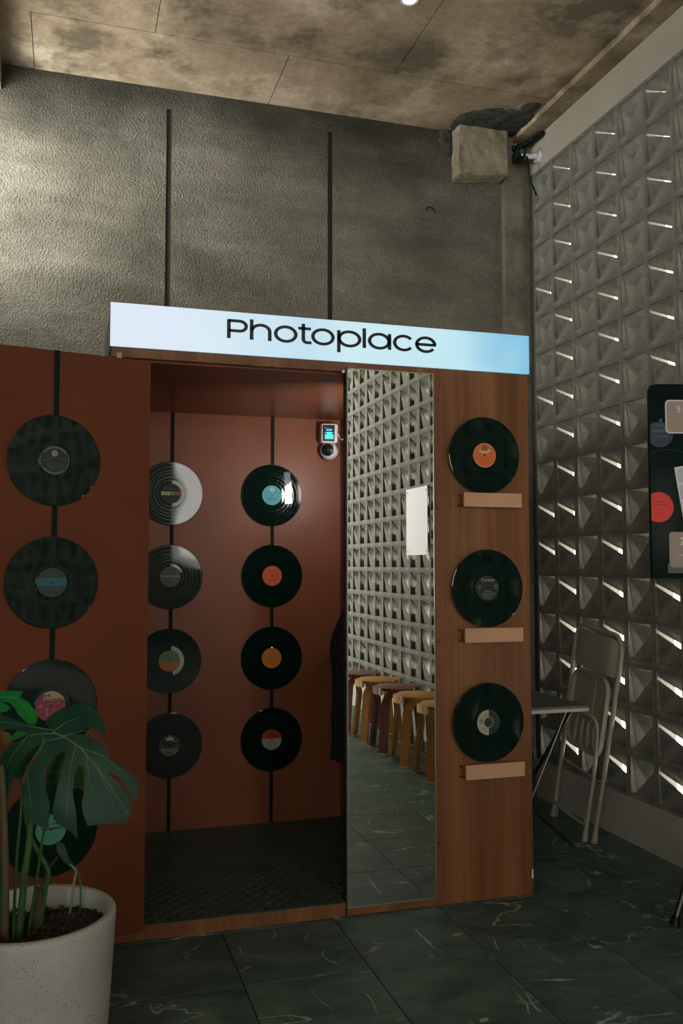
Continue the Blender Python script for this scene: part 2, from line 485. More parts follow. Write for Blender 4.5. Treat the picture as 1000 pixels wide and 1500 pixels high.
# ------------------------------------------------------------------ back wall: stucco panels and grooves
wb = MB().box(-2.72, 2.70, YB + 0.014, YB + 0.16, 0, CZ + 0.012).build('wall_back', M_groove)
tag(wb, kind='structure')
for a, b in ((-1.62, -0.425), (-0.397, 0.467), (0.497, 1.362), (1.394, 2.60)):
    MB().box(a, b, YB, YB + 0.0145, 0, 3.762).build('panel', M_stucco, wb)
MB().box(-2.72, 2.60, YB, YB + 0.0145, 3.762, CZ + 0.005).build('top_band', M_stucco, wb)
MB().box(2.44, 2.601, YB - 0.045, YB + 0.01, 0, CZ).build('column', M_conc, wb)
# concrete stub
st = MB()
st.box(2.118, 2.425, 4.63, YB, 3.565, CZ + 0.002, bev=0.012)
bmesh.ops.subdivide_edges(st.bm, edges=st.bm.edges[:], cuts=5, use_grid_fill=True)
for v in st.bm.verts:
    n = Vector((random.uniform(-1, 1), random.uniform(-1, 1), random.uniform(-1, 1)))
    v.co += n * 0.004
    if v.co.z < 3.60: v.co.z += 0.03 * (v.co.x - 2.118) / 0.3
st.build('beam_stub', M_stub, wb)
mt = MB()
for k in range(70):
    t = k / 69
    x = 2.10 + 0.36 * random.random(); y = 4.70 - 0.36 * random.random() * (0.3 + 0.7 * (x - 2.08) / 0.36)
    r = random.uniform(0.03, 0.062)
    b2 = bmesh.new(); bmesh.ops.create_icosphere(b2, subdivisions=2, radius=r)
    for v in b2.verts: v.co *= random.uniform(0.75, 1.35); v.co.z *= 0.16
    mt._add(b2, Matrix.Translation((x, y, CZ - 0.004)))
for k in range(18):
    b2 = bmesh.new(); bmesh.ops.create_icosphere(b2, subdivisions=2, radius=random.uniform(0.02, 0.035))
    for v in b2.verts: v.co *= random.uniform(0.8, 1.25); v.co.y *= 0.5
    mt._add(b2, Matrix.Translation((2.095 + random.uniform(-.03, .01), YB - 0.004, 3.80 + random.uniform(-.06, .06))))
tag(mt.build('mortar_patch', M_mortar, wb, smooth=60), kind='stuff')

# ------------------------------------------------------------------ right wall: plinth, lintel, breeze blocks
Z0 = 0.214          # bottom of the lowest row
wr = MB().box(W, W + 0.14, -6.1, YB, 3.638, CZ + 0.01).build('wall_right', M_cream)
tag(wr, kind='structure')
MB().box(W - 0.003, W + 0.12, -6.1, YB + 0.01, 0.0, Z0 + 0.001).build('plinth', M_plinth, wr)
MB().box(W + 0.004, W + 0.1, 4.66, YB + 0.01, Z0, 3.64).build('jamb', M_mortar, wr)
def block_mesh(kind):
    m = MB(); o, i, dp, T = 0.107, 0.0885, 0.10, 0.007
    def ring(x, h): return [(x, -h, -h), (x, h, -h), (x, h, h), (x, -h, h)]
    pts = ring(0, o) + ring(0, i) + ring(dp, i) + ring(dp, o)
    F_ = []
    for a, b in ((0, 4), (4, 8), (8, 12), (12, 0)):
        for k in range(4): F_.append([a + k, a + (k + 1) % 4, b + (k + 1) % 4, b + k])
    m.poly(pts, F_)
    def q(u, d, v): return (0.010 + d * (dp - 0.011), -i + 2 * i * u, -i + 2 * i * v)
    if kind == 'A':
        for t in ([q(0, 0, 1), q(1, 0, 1), q(0, 1, .30)], [q(1, 0, 1), q(1, .05, .84), q(0, 1, .30)]): m.slab(t, T * 0.4)
        m.slab([q(1, 0, .77), q(1, .15, 0), q(0, .35, 0)], T * 0.6)
        m.slab([q(1, 0, .77), q(0, .35, 0), q(0, .35, .30)], T * 0.6)
    else:
        m.slab([q(0, 0, .8), q(1, .2, 0), q(0, .22, 0)], T * 0.6)
        for t in ([q(1, 0, 1), q(1, .3, 0), q(.72, 1, 0)], [q(1, 0, 1), q(.72, 1, 0), q(0, 1, .82)], [q(1, 0, 1), q(0, 1, .82), q(0, 0, 1)]): m.slab(t, T * 0.6)
    bmesh.ops.recalc_face_normals(m.bm, faces=m.bm.faces[:])
    me = bpy.data.meshes.new('breeze_block'); m.bm.to_mesh(me); m.bm.free(); me.materials.append(M_brick)
    return me
BA, BB_ = block_mesh('A'), block_mesh('B')
YS = 4.662                      # bar on the far side of the first column
rest = MB()
def column(j): return YS - P * (j + 0.5)
for j in range(0, 50):
    y = column(j)
    for k in range(16):
        z = Z0 + P * (k + 0.5)
        kind = BB_ if j % 2 == 0 else BA
        if j == 0 and k in (5, 6, 9, 12): kind = BA
        shown = (j <= 8 and k >= 0) or (19 <= j <= 30 and 1 <= k <= 12 and j <= 30)
        if shown:
            inst('breeze_block', kind, wr, (W, y, z))
        else:
            n0 = len(rest.bm.verts)
            rest.bm.from_mesh(kind)
            rest.bm.verts.ensure_lookup_table()
            for v in rest.bm.verts[n0:]: v.co += Vector((W, y, z))
ro = rest.build('breeze_blocks_beyond', M_brick, wr)
tag(ro, kind='stuff')

# ------------------------------------------------------------------ left and rear walls with their openings (outside the picture)
wl = MB()
wl.box(-1.02, -0.90, 3.0, YB, 0, 2.80); wl.box(-1.02, -0.90, 3.0, YB, 3.68, CZ + 0.01)
wl.box(-1.02, -0.90, 3.0, 3.35, 2.80, 3.68); wl.box(-1.02, -0.90, 4.6, YB, 2.80, 3.68)
wl.box(-2.72, -1.72, 2.9, 3.0, 0, CZ + 0.01); wl.box(-1.72, -0.90, 2.9, 3.0, 0, CZ + 0.01)
wl.box(-2.72, -2.60, 0.6, 2.9, 0, CZ + 0.01); wl.box(-2.72, -2.60, -6.1, 0.6, 3.1, CZ + 0.01)
wl.box(-2.72, -2.60, -6.1, -5.6, 0, 3.1); wl.box(-2.72, -2.60, -5.6, -2.8, 0, 0.7); wl.box(-2.72, -2.60, -2.8, 0.6, 0, 3.1)
tag(wl.build('wall_left', M_wallp), kind='structure')
wr2 = MB()
wr2.box(-2.72, 2.70, -6.12, -6.0, 0, 1.2); wr2.box(-2.72, 2.70, -6.12, -6.0, 3.0, CZ + 0.01)
wr2.box(-2.72, -2.6, -6.12, -6.0, 1.2, 3.0); wr2.box(-1.4, 1.62, -6.12, -6.0, 1.2, 3.0); wr2.box(2.55, 2.70, -6.12, -6.0, 1.2, 3.0)
tag(wr2.build('wall_rear', M_wallp), kind='structure')
tag(MB().box(2.72, 14, -12, 12, -0.3, -0.1).build('trim_3', plain('outdoor_paving', (0.75, 0.74, 0.70), 0.9)), kind='structure')

# ------------------------------------------------------------------ photo booth
booth = empty('photo_booth', (0.98, 3.9, 0), label='walk-in photo booth of brown wood laminate with red-brown lining and tread plate floor', cat='photo booth')
def bpart(mb, name, mat, parent=None, **k):
    o = mb.build(name, mat, parent or booth, **k)
    if parent is None: o.location = Vector(o.location) - Vector((0.98, 3.9, 0))
    return o
BX0, BX1, BY1, BTOP = 0.14, 1.822, 4.52, 2.116
bpart(MB().box(1.399, BX1, D, D + 0.03, 0.0, BTOP), 'front_panel', M_wood)
bpart(MB().box(BX0, 1.399, D, D + 0.03, 2.082, BTOP), 'fascia', M_wood)
bpart(MB().box(1.033, 1.399, D + 0.001, D + 0.03, 0.0, 0.028), 'skirting', M_wood)
bpart(MB().box(BX0, 1.033, D, D + 0.03, 0.0, 0.048), 'threshold', M_wood)
bpart(MB().box(1.033, 1.399, D + 0.012, D + 0.03, 0.028, 2.082), 'mirror_backing', M_bk)
bpart(MB().box(1.028, 1.034, D - 0.004, D + 0.03, 0.0, 2.10), 'edge_strip', M_bk)
mir = bpart(MB().box(1.0375, 1.3955, D - 0.002, D + 0.006, 0.031, 2.093), 'mirror', M_mirror)
mf = MB()
mf.box(1.0345, 1.0375, D - 0.003, D + 0.006, 0.028, 2.096); mf.box(1.3955, 1.3985, D - 0.003, D + 0.006, 0.028, 2.096)
mf.box(1.0345, 1.3985, D - 0.003, D + 0.006, 0.028, 0.031); mf.box(1.0345, 1.3985, D - 0.003, D + 0.006, 2.093, 2.096)
bpart(mf, 'mirror_edge', M_steel)
bpart(MB().box(BX1 - 0.02, BX1, D + 0.03, BY1, 0, BTOP), 'side_panel', M_wood)
bpart(MB().box(BX0, BX0 + 0.02, D + 0.03, BY1, 0, BTOP), 'side_panel', M_wood)
bpart(MB().box(BX0 + 0.02, BX1 - 0.02, 4.45, BY1, 0, BTOP), 'back_panel', M_redin)
bpart(MB().box(1.345, 1.375, D + 0.03, 4.45, 0.05, 2.075), 'inner_side_panel', M_redin)
bpart(MB().box(BX0 + 0.02, BX0 + 0.04, D + 0.03, 4.45, 0.05, 2.075), 'inner_side_panel', M_redin)
bpart(MB().box(BX0 + 0.02, BX1 - 0.02, D + 0.03, 4.45, 2.075, BTOP), 'ceiling_panel', M_redin)
plate = bpart(MB().box(BX0 + 0.02, 1.345, D + 0.002, 4.45, 0.044, 0.051), 'tread_plate', M_plate)
tr = MB()
def tread(cx, cy, a):
    c, s_ = math.cos(a), math.sin(a)
    l, wd, h = 0.0185, 0.0062, 0.0026
    P_ = []
    for (u, v, z) in ((-l, 0, 0), (0, -wd, 0), (l, 0, 0), (0, wd, 0), (-l * .55, 0, h), (0, -wd * .4, h), (l * .55, 0, h), (0, wd * .4, h)):
        P_.append((cx + u * c - v * s_, cy + u * s_ + v * c, 0.051 + z))
    tr.poly(P_, [(0, 1, 5, 4), (1, 2, 6, 5), (2, 3, 7, 6), (3, 0, 4, 7), (4, 5, 6, 7)])
for i in range(-1, 60):
    for j in range(-1, 58):
        x, y = 0.18 + i * 0.0300, D + 0.018 + j * 0.0300
        if x < 1.335 and y < 4.44 and x > 0.17 and y > D + 0.008: tread(x, y, R(30) if (i + j) % 2 else R(-60))
t_ = tr.build('tread', M_plate, plate); tag(t_, kind='stuff')
plate_loc = plate.location
t_.location = (0, 0, 0)
for (x, z) in ((1.412, 1.553), (1.412, 1.022), (1.412, 0.237)):
    bpart(MB().lathe([(0.004, -0.0012), (0.0038, 0.001)], 12, 'Y', Matrix.Translation((x, D, z))), 'screw', M_dark)
bpart(MB().box(1.815, BX1 + 0.0006, D - 0.0006, D + 0.01, 0.062, 0.098), 'chipped_edge', M_ply)
bpart(MB().box(0.158, 0.176, D - 0.001, D + 0.012, 2.075, 2.098), 'hinge', plain('brass_hinge', (0.45, 0.25, 0.12), 0.5, metal=0.3))

# the light that the booth has on its inner side wall, behind the mirror
lamp = empty('flash_light', (1.300, 3.362, 1.80), label='slim white light bar inside the booth behind the mirror', cat='lamp')
MB().box(-0.022, 0.022, 0.0, 0.022, -0.095, 0.095, bev=0.003).build('housing', M_white, lamp)
MB().box(-0.017, 0.017, 0.022, 0.025, -0.088, 0.088).build('diffuser', emit('flash_diffuser', (0.95, 0.97, 1.0), 8.0), lamp)
area('booth_light', (1.300, 3.390, 1.80), (0.034, 0.17), (-0.15, 1, 0.22), 4.6, (1.0, 0.93, 0.88), 120)

# ------------------------------------------------------------------ light box sign
sign = empty('light_box_sign', (0.98, 3.9, 2.116), label='long backlit white and blue sign reading Photoplace on top of the booth', cat='sign')
off = Vector((0.98, 3.9, 2.116))
def spart(mb, name, mat, **k):
    o = mb.build(name, mat, sign, **k); o.location = -off; return o
spart(MB().box(0.134, 1.8245, D - 0.012, D - 0.004, 2.119, 2.279, bev=0.001), 'face', M_sign)
spart(MB().box(0.136, 1.822, D - 0.004, BY1 - 0.05, 2.117, 2.277), 'casing', M_lilac)
YL = D - 0.0125
def arc(cx, cz, rx, rz, a0, a1, n=28):
    return [(cx + rx * math.cos(R(a0 + (a1 - a0) * i / n)), cz + rz * math.sin(R(a0 + (a1 - a0) * i / n))) for i in range(n + 1)]
def stroke(m, pts, wv=0.0138, wh=0.0108, closed=False):
    n = len(pts)
    L_, R_ = [], []
    for i in range(n):
        if closed: a, b = pts[i - 1], pts[(i + 1) % n]
        else: a, b = pts[max(i - 1, 0)], pts[min(i + 1, n - 1)]
        dx, dz = b[0] - a[0], b[1] - a[1]
        l = math.hypot(dx, dz) or 1
        nx, nz = -dz / l, dx / l
        hx, hz = wv / 2, wh / 2
        L_.append((pts[i][0] + nx * hx, pts[i][1] + nz * hz)); R_.append((pts[i][0] - nx * hx, pts[i][1] - nz * hz))
    rng = range(n if closed else n - 1)
    for i in rng:
        j = (i + 1) % n
        q = [L_[i], L_[j], R_[j], R_[i]]
        pts8 = [(x, YL, z) for x, z in q] + [(x, YL - 0.003, z) for x, z in q]
        m.poly(pts8, [(0, 1, 2, 3), (7, 6, 5, 4), (0, 4, 5, 1), (1, 5, 6, 2), (2, 6, 7, 3), (3, 7, 4, 0)])
zb, xh, cap, asc = 2.177, 2.240, 2.249, 2.255
def letter(fn):
    m = MB(); fn(m); spart(m, 'letter', M_text)
v = 0.0060; hh = 0.0045
letter(lambda m: (stroke(m, [(0.565, zb), (0.565, cap)]), stroke(m, [(0.565, cap - hh), (0.604, cap - hh)] + arc(0.606, cap - 0.0235, 0.025, 0.019, 88, -88, 16) + [(0.565, cap - 0.0425)])))
def bowl(m, x0, x1, a0=0, a1=360):
    cx, cz = (x0 + x1) / 2, (zb + xh) / 2
    pts = arc(cx, cz, (x1 - x0) / 2 - v, (xh - zb) / 2 - hh + 0.001, a0, a1, 40)
    if a1 - a0 == 360: stroke(m, pts[:-1], closed=True)
    else: stroke(m, pts)
letter(lambda m: (stroke(m, [(0.652, zb), (0.652, asc)]), stroke(m, arc(0.688, xh - 0.028, 0.034, 0.0235, 175, 0, 20) + [(0.722, zb)])))
letter(lambda m: bowl(m, 0.739, 0.830))
letter(lambda m: (stroke(m, [(0.834, xh - hh), (0.884, xh - hh)]), stroke(m, [(0.854, xh + 0.014), (0.854, zb + 0.016)] + arc(0.868, zb + 0.017, 0.014, 0.0125, 180, 270, 8) + [(0.886, zb + hh)])))
letter(lambda m: bowl(m, 0.886, 0.979))
letter(lambda m: (stroke(m, [(0.9965, zb - 0.024), (0.9965, xh)]), bowl(m, 0.992, 1.088)))
letter(lambda m: stroke(m, [(1.101, zb), (1.101, asc)]))
letter(lambda m: (bowl(m, 1.117, 1.210), stroke(m, [(1.2065, zb), (1.2065, xh)])))
letter(lambda m: bowl(m, 1.222, 1.311, 38, 322))
letter(lambda m: (bowl(m, 1.316, 1.406, 0, 325), stroke(m, [(1.318, (zb + xh) / 2), (1.404, (zb + xh) / 2)])))

# ------------------------------------------------------------------ vinyl records
RR = 0.156
def record_meshes():
    m = MB()
    prof = [(0.004, -0.0018), (0.052, -0.0018), (0.0535, -0.0012), (0.064, -0.0012)]
    prof += [(0.0645, -0.0014)]
    prof += [(0.1535, -0.0022), (0.1556, -0.0018), (RR, 0), (0.1556, 0.0015), (0.004, 0.0015)]
    m.lathe(prof, 96, 'Y')
    return m
rec0 = record_meshes().build('disc', M_vinyl, None, smooth=50)
disc_me = rec0.data
for p_ in disc_me.polygons: p_.use_smooth = False
bpy.data.objects.remove(rec0)
LAB = 0.0500
def cut_disc(m, r, y, x0=-1, x1=1, z0=-1, z1=1, r0=0.0, n=64):
    """flat print: part of a disc of radius r, clipped to a box, thickness .2 mm"""
    b2 = bmesh.new()
    bmesh.ops.create_circle(b2, cap_ends=True, radius=r, segments=n)
    bmesh.ops.rotate(b2, verts=b2.verts, cent=(0, 0, 0), matrix=Matrix.Rotation(R(90), 3, 'X'))
    for co, no in (((x0, 0, 0), (-1, 0, 0)), ((x1, 0, 0), (1, 0, 0)), ((0, 0, z0), (0, 0, -1)), ((0, 0, z1), (0, 0, 1))):
        bmesh.ops.bisect_plane(b2, geom=b2.verts[:] + b2.edges[:] + b2.faces[:], plane_co=co, plane_no=no, clear_outer=True)
    for v_ in b2.verts: v_.co.y = y
    ret = bmesh.ops.extrude_face_region(b2, geom=b2.faces[:])
    for e in ret['geom']:
        if isinstance(e, bmesh.types.BMVert): e.co.y -= 0.0003
    m._add(b2); return m
def ringm(m, r, wd, y, a0=0, a1=360, n=64):
    for i in range(n):
        A, B = R(a0 + (a1 - a0) * i / n), R(a0 + (a1 - a0) * (i + 1) / n)
        p = [(k * math.cos(t), h, k * math.sin(t)) for h in (y, y - 0.0003) for k, t in ((r, A), (r, B), (r - wd, B), (r - wd, A))]
        m.poly(p, [(0, 1, 2, 3), (7, 6, 5, 4), (0, 4, 5, 1), (2, 6, 7, 3)])
    return m
Y1, Y2, Y3 = -0.0018, -0.0021, -0.0024
def lines(m, spec, y=Y3):
    for x, z, w_, h_ in spec: m.box(x - w_ / 2, x + w_ / 2, y - 0.0003, y, z - h_ / 2, z + h_ / 2)
    return m
def inkmat(name, r, g, b): return plain('ink_' + name, s2l(r, g, b), 0.55)
def record(name_lab, loc, rotz, base, extra=(), label_radius=LAB):
    t = empty('vinyl_record', loc, (0, 0, rotz), label=name_lab, cat='record', group=None)
    inst('disc', disc_me, t)
    lo = cut_disc(MB(), label_radius, Y1).build('paper_label', base, t)
    for nm, mb_, mt_ in extra:
        mb_.build(nm, mt_, lo)
    cut_disc(MB(), 0.0036, Y3 - 0.0002, n=16).build('spindle_hole', M_dark, lo)
    return t
I = inkmat
dark = I('black_label', 10, 26, 20); grey = I('grey', 120, 140, 125); lgrey = I('light_grey', 175, 185, 165)
# front door (turned 13 degrees); records hang in front of it
AD = R(13)
pd0 = Vector((0.277, 3.300, 0)); pdir = Vector((-math.cos(AD), -math.sin(AD), 0)); pn = Vector((math.sin(AD), -math.cos(AD), 0))
door = empty('booth_door', pd0, (0, 0, AD), label='wide red-brown door panel standing half open at the left of the booth', cat='door')
MB().box(-0.92, 0, 0.0, 0.028, 0.042, 2.066, bev=0.0008).build('leaf', M_red, door)
MB().box(-0.014, 0.0006, -0.0005, 0.0285, 0.042, 2.066).build('edge_band', M_red, door)
def on_door(x, z, off=0.006):    # x = world X on the door face
    t = (pd0.x - x) / math.cos(AD)
    return pd0 + pdir * t + pn * off + Vector((0, 0, z))
def strap(name_lab, a, b, rotz=0, wd=0.017, grp=None):
    o = MB().box(-wd / 2, wd / 2, -0.0015, 0.0015, a[2] if 0 else 0, b[2] - a[2]).build('hanging_strap', M_black, None, loc=a, rot=(0, 0, rotz))
    return tag(o, name_lab, 'strap')
x_ = -0.046
s_a, s_b = on_door(x_, 0.15, 0.003), on_door(x_, 2.066, 0.003)
strap('black strap running down the red door behind its records', s_a, s_b, AD)
rm = [('ring', ringm(MB(), 0.0485, 0.0012, Y2), grey), ('logo', cut_disc(MB(), 0.011, Y2), grey)]
rm[1][1].bm.transform(Matrix.Translation((0, 0, 0.024)))
rg = MB()
for a in list(range(40, 141, 11)) + list(range(222, 320, 11)):
    rg.box(-0.0022, 0.0022, Y3, Y2, -0.0022, 0.0022, Matrix.Rotation(-R(a - 90), 4, 'Y') @ Matrix.Translation((0, 0, 0.0435)) if 0 else Matrix.Translation((0.0435 * math.cos(R(a)), 0, 0.0435 * math.sin(R(a)))))
rm.append(('print', rg, grey))
rm.append(('print', lines(MB(), [(-0.012, 0.008, 0.025, 0.0012), (0.018, 0.008, 0.02, 0.0012), (-0.028, 0.0, 0.022, 0.0025), (0.034, 0.001, 0.018, 0.0028), (0.002, -0.012, 0.06, 0.0016), (0.002, -0.018, 0.06, 0.0016), (0.002, -0.024, 0.054, 0.0016), (0.002, -0.030, 0.035, 0.0016)]), I('dim_grey', 62, 88, 74)))
record('black record with a thin grey ring on its black label, topmost on the red door', on_door(-0.050, 1.684), AD, dark, rm)
record('record with a teal band across its label, second from the top on the red door', on_door(-0.051, 1.267), AD, I('slate_label', 26, 54, 50),
       [('band', cut_disc(MB(), LAB - 0.001, Y2, z0=-0.012, z1=0.016), I('teal', 22, 92, 104)), ('print', lines(MB(), [(-0.03, -0.004, 0.012, 0.002), (0.03, -0.004, 0.014, 0.002), (0, 0.026, 0.05, 0.0015), (0, -0.022, 0.05, 0.0015)]), I('dim_teal', 60, 96, 88))])
record('black record with a maroon and beige label, above the large monstera leaf', on_door(-0.048, 0.851), AD, I('maroon', 128, 52, 66),
       [('corner_block', cut_disc(MB(), LAB, Y2, x0=-0.024, z0=0.020), I('beige', 158, 148, 126)),
        ('print', lines(MB(), [(0.008, 0.0235, 0.056, 0.0035), (-0.018, 0.036, 0.009, 0.009), (-0.006, 0.036, 0.009, 0.009)]), I('ink_dark', 92, 80, 74)),
        ('print', lines(MB(), [(-0.034, 0.005, 0.009, 0.003), (-0.034, -0.001, 0.012, 0.003), (0.012, 0.010, 0.04, 0.0012), (-0.012, -0.02, 0.003, 0.03)]), I('pink', 176, 120, 126))])
g4 = record('black record with a green Columbia label, lowest on the red door behind the plant', on_door(-0.040, 0.441), AD, I('sea_green', 62, 138, 106),
       [('bar', lines(MB(), [(0, 0.004, 0.062, 0.006), (-0.041, 0.001, 0.0045, 0.0045), (0.038, 0.008, 0.0045, 0.0045)]), I('deep_green', 10, 40, 30)),
        ('print', lines(MB(), [(0, -0.012, 0.06, 0.0016), (0, -0.019, 0.055, 0.0016), (0, -0.026, 0.045, 0.0016)]), I('mid_green', 44, 112, 84))])
text_obj('COLUMBIA', 0.0115, I('deep_green', 10, 40, 30), [c for c in g4.children if c.name.startswith('paper')][0], (0.001, Y3 - 0.0004, 0.0185), sx=1.15, depth=0.0002)

# two columns inside the booth
YI = 4.45
for x, lab in ((0.484, 'black strap down the booth back wall, beside the red door edge'), (0.986, 'black strap down the middle of the booth back wall')):
    strap(lab, Vector((x, YI - 0.0025, 0.053)), Vector((x, YI - 0.0025, 2.074)))
yr = YI - 0.008
o = record('black record whose label carries a LIFE band, topmost of the left column in the booth', (0.478, yr, 1.674), 0, dark,
       [('painted_glint', ringm(MB(), 0.060, 0.011, Y2, -80, 85, 40), lgrey),  # reflected daylight on the right half, painted as a pale arc
        ('band', lines(MB(), [(-0.026, 0, 0.040, 0.017)], Y2), I('cream', 190, 186, 150)), ('band', lines(MB(), [(0.004, 0, 0.020, 0.017)], Y2), I('olive', 120, 150, 60)),
        ('band', lines(MB(), [(0.020, 0, 0.012, 0.017)], Y2), I('cyan_band', 30, 120, 120)), ('band', lines(MB(), [(0.036, 0, 0.020, 0.017)], Y2), I('rust', 140, 70, 46)),
        ('print', lines(MB(), [(0.0, 0.021, 0.045, 0.003)]), I('dim_grey', 62, 88, 74))])
text_obj('LIFE', 0.016, dark, [c for c in o.children if c.name.startswith('paper')][0], (-0.026, Y3 - 0.0004, 0), sx=1.0, depth=0.0002)
record('black record with a grey label and pale stripe, second down in the left booth column', (0.479, yr, 1.267), 0, I('greygreen_label', 58, 78, 62),
       [('band', lines(MB(), [(0, 0.003, 0.094, 0.006)], Y2), I('pale_stripe', 128, 136, 112)), ('print', lines(MB(), [(0, 0.020, 0.05, 0.002), (0, -0.015, 0.06, 0.002), (0, -0.024, 0.05, 0.002)]), I('dim_grey', 62, 88, 74))])
record('black record with a half green half orange label, third in the left booth column', (0.477, yr, 0.861), 0, I('orange_half', 176, 108, 56),
       [('upper_half', cut_disc(MB(), LAB, Y2, z0=0.0), I('green_half', 88, 128, 88)), ('painted_glint', ringm(MB(), 0.073, 0.021, Y2, -72, 80, 40), lgrey)])  # bright reflection around the label, put in as a light grey arc
record('black record with grey blots on its black label, lowest of the left booth column', (0.485, yr, 0.457), 0, dark,
       [('ring', ringm(MB(), 0.0485, 0.0014, Y2), grey), ('emblem', lines(MB(), [(0.0, 0.030, 0.038, 0.014), (0.0, 0.040, 0.010, 0.008)]), lgrey),
        ('print', lines(MB(), [(0.027, 0.018, 0.020, 0.005), (-0.036, 0.0, 0.010, 0.005), (0.030, 0.0, 0.020, 0.003)]), grey), ('block', cut_disc(MB(), 0.044, Y2, z1=-0.012, z0=-0.034), I('mid_grey', 92, 116, 100)), ('ring', ringm(MB(), 0.046, 0.004, Y3, 215, 325, 24), grey)])
record('glossy record with a turquoise label, topmost of the right column in the booth', (0.982, yr, 1.676), 0, I('turquoise', 64, 176, 190),
       [('emblem', cut_disc(MB(), 0.013, Y2), I('pale_turquoise', 150, 206, 210)), ('print', lines(MB(), [(0, -0.012, 0.042, 0.0022), (0, -0.018, 0.05, 0.003), (0, -0.026, 0.04, 0.0016), (0, 0.013, 0.085, 0.0012)]), I('deep_teal', 26, 100, 112))])
record('black record with a red-orange label, second down in the right booth column', (0.985, yr, 1.270), 0, I('red_orange', 196, 76, 42),
       [('print', lines(MB(), [(0, 0.022, 0.036, 0.0026), (0, 0.029, 0.03, 0.0016), (0, -0.018, 0.05, 0.0016), (0, -0.025, 0.04, 0.0016)]), I('brick_red', 140, 48, 30))])
record('black record with a plain orange label, third down in the right booth column', (0.984, yr, 0.860), 0, I('orange', 206, 118, 48),
       [('print', lines(MB(), [(-0.02, -0.016, 0.012, 0.0026), (0, 0.026, 0.036, 0.0016), (0.022, 0.0, 0.014, 0.0016)]), I('brown_orange', 160, 84, 36))])
record('black record with a red over grey label, lowest of the right booth column', (0.986, yr, 0.457), 0, I('pale_grey_half', 150, 160, 140),
       [('upper_half', cut_disc(MB(), LAB, Y2, z0=0.004), I('deep_red', 170, 56, 36)), ('print', lines(MB(), [(0.0, 0.026, 0.03, 0.018), (0.026, 0.014, 0.02, 0.012)]), I('dark_red', 96, 34, 26)),
        ('print', lines(MB(), [(0, -0.010, 0.06, 0.0016), (0, -0.017, 0.05, 0.0016), (0, -0.024, 0.05, 0.0016)]), I('mid_grey', 92, 116, 100))])
# three records on the front panel, each standing on its ledge
yf = D - 0.020
o1 = record('black record with a bright orange label, on the top ledge of the front panel', (1.612, yf, 1.770), 0, I('bright_orange', 214, 108, 46),
       [('ring', ringm(MB(), 0.0497, 0.0022, Y2), I('pale_orange', 216, 158, 104)), ('banner', lines(MB(), [(0, 0.014, 0.034, 0.009), (-0.020, 0.020, 0.010, 0.009), (0.020, 0.020, 0.010, 0.009)], Y2), I('cream', 190, 186, 150)),
        ('dome', cut_disc(MB(), 0.014, Y2), I('brown_orange', 160, 84, 36)), ('print', lines(MB(), [(0, -0.008, 0.05, 0.0016), (0, -0.015, 0.03, 0.0016), (0, -0.021, 0.03, 0.0016), (-0.024, 0.002, 0.01, 0.0016)]), I('brown_orange', 160, 84, 36))])
for c in o1.children:
    for g in c.children:
        if g.name.startswith('dome'): g.location = (0, 0, 0.031)
for c in [c for c in COL.objects if c.name.startswith('emblem') and c.parent]:
    if c.data.vertices and abs(max(v_.co.z for v_ in c.data.vertices) - 0.013) < 0.002: c.location = (0, 0, 0.028)
o2 = record('black record with a black label printed in grey, on the middle ledge', (1.620, yf, 1.232), 0, dark,
       [('ring', ringm(MB(), 0.0485, 0.0010, Y2), I('dim_grey', 62, 88, 74)), ('print', lines(MB(), [(-0.035, 0.008, 0.012, 0.004), (0.036, 0.010, 0.016, 0.004), (-0.036, -0.002, 0.012, 0.002), (0.036, 0.0, 0.014, 0.002), (0, -0.012, 0.034, 0.0024), (0.004, -0.02, 0.056, 0.0018), (0.004, -0.026, 0.056, 0.0018), (0, -0.033, 0.046, 0.0018), (0, -0.040, 0.03, 0.0018)]), grey)])
text_obj('Curtom', 0.0185, lgrey, [c for c in o2.children if c.name.startswith('paper')][0], (0, Y3 - 0.0004, 0.033), sx=0.95, depth=0.0002)
record('black record with a half beige half dark label, on the lowest ledge', (1.619, yf, 0.698), 0, I('dark_half', 26, 46, 36),
       [('left_half', cut_disc(MB(), LAB, Y2, x1=0.001), I('pale_beige', 176, 170, 142)), ('centre', cut_disc(MB(), 0.0205, Y3), I('dark_centre', 34, 58, 46)), ('ring', ringm(MB(), 0.0215, 0.0018, Y3 - 0.0001), lgrey),
        ('print', lines(MB(), [(-0.032, 0.016, 0.014, 0.003), (-0.032, 0.010, 0.014, 0.003), (-0.032, 0.004, 0.016, 0.003), (-0.034, -0.002, 0.012, 0.003), (-0.014, 0.034, 0.012, 0.002), (-0.014, 0.028, 0.012, 0.002), (-0.024, -0.022, 0.02, 0.0018), (-0.020, -0.028, 0.02, 0.0018), (-0.014, -0.036, 0.014, 0.0018)], Y3), I('ink_dark', 92, 80, 74))])
for z, lab in ((1.606, 'pale wooden ledge holding the top front record'), (1.064, 'pale wooden ledge holding the middle front record'), (0.528, 'pale wooden ledge holding the lowest front record')):
    t = empty('record_ledge', (1.64, D, z), label=lab, cat='ledge', group='ledges on the front panel')
    del t['group']
    MB().box(-0.128, 0.128, -0.040, -0.030, -0.047, 0.010, bev=0.0012).build('front_lip', M_ledge, t)
    MB().box(-0.128, 0.128, -0.030, 0.0, -0.047, -0.036).build('shelf', M_wood, t)
    MB().box(-0.128, 0.128, -0.006, 0.0, -0.036, 0.004).build('back_strip', M_wood, t)
    for q in (-0.040, 0.0):
        MB().lathe([(0.004, -0.003), (0.0036, 0.0)], 10, 'Y', Matrix.Translation((-0.136, -0.0005, q))).build('screw', M_dark, t)

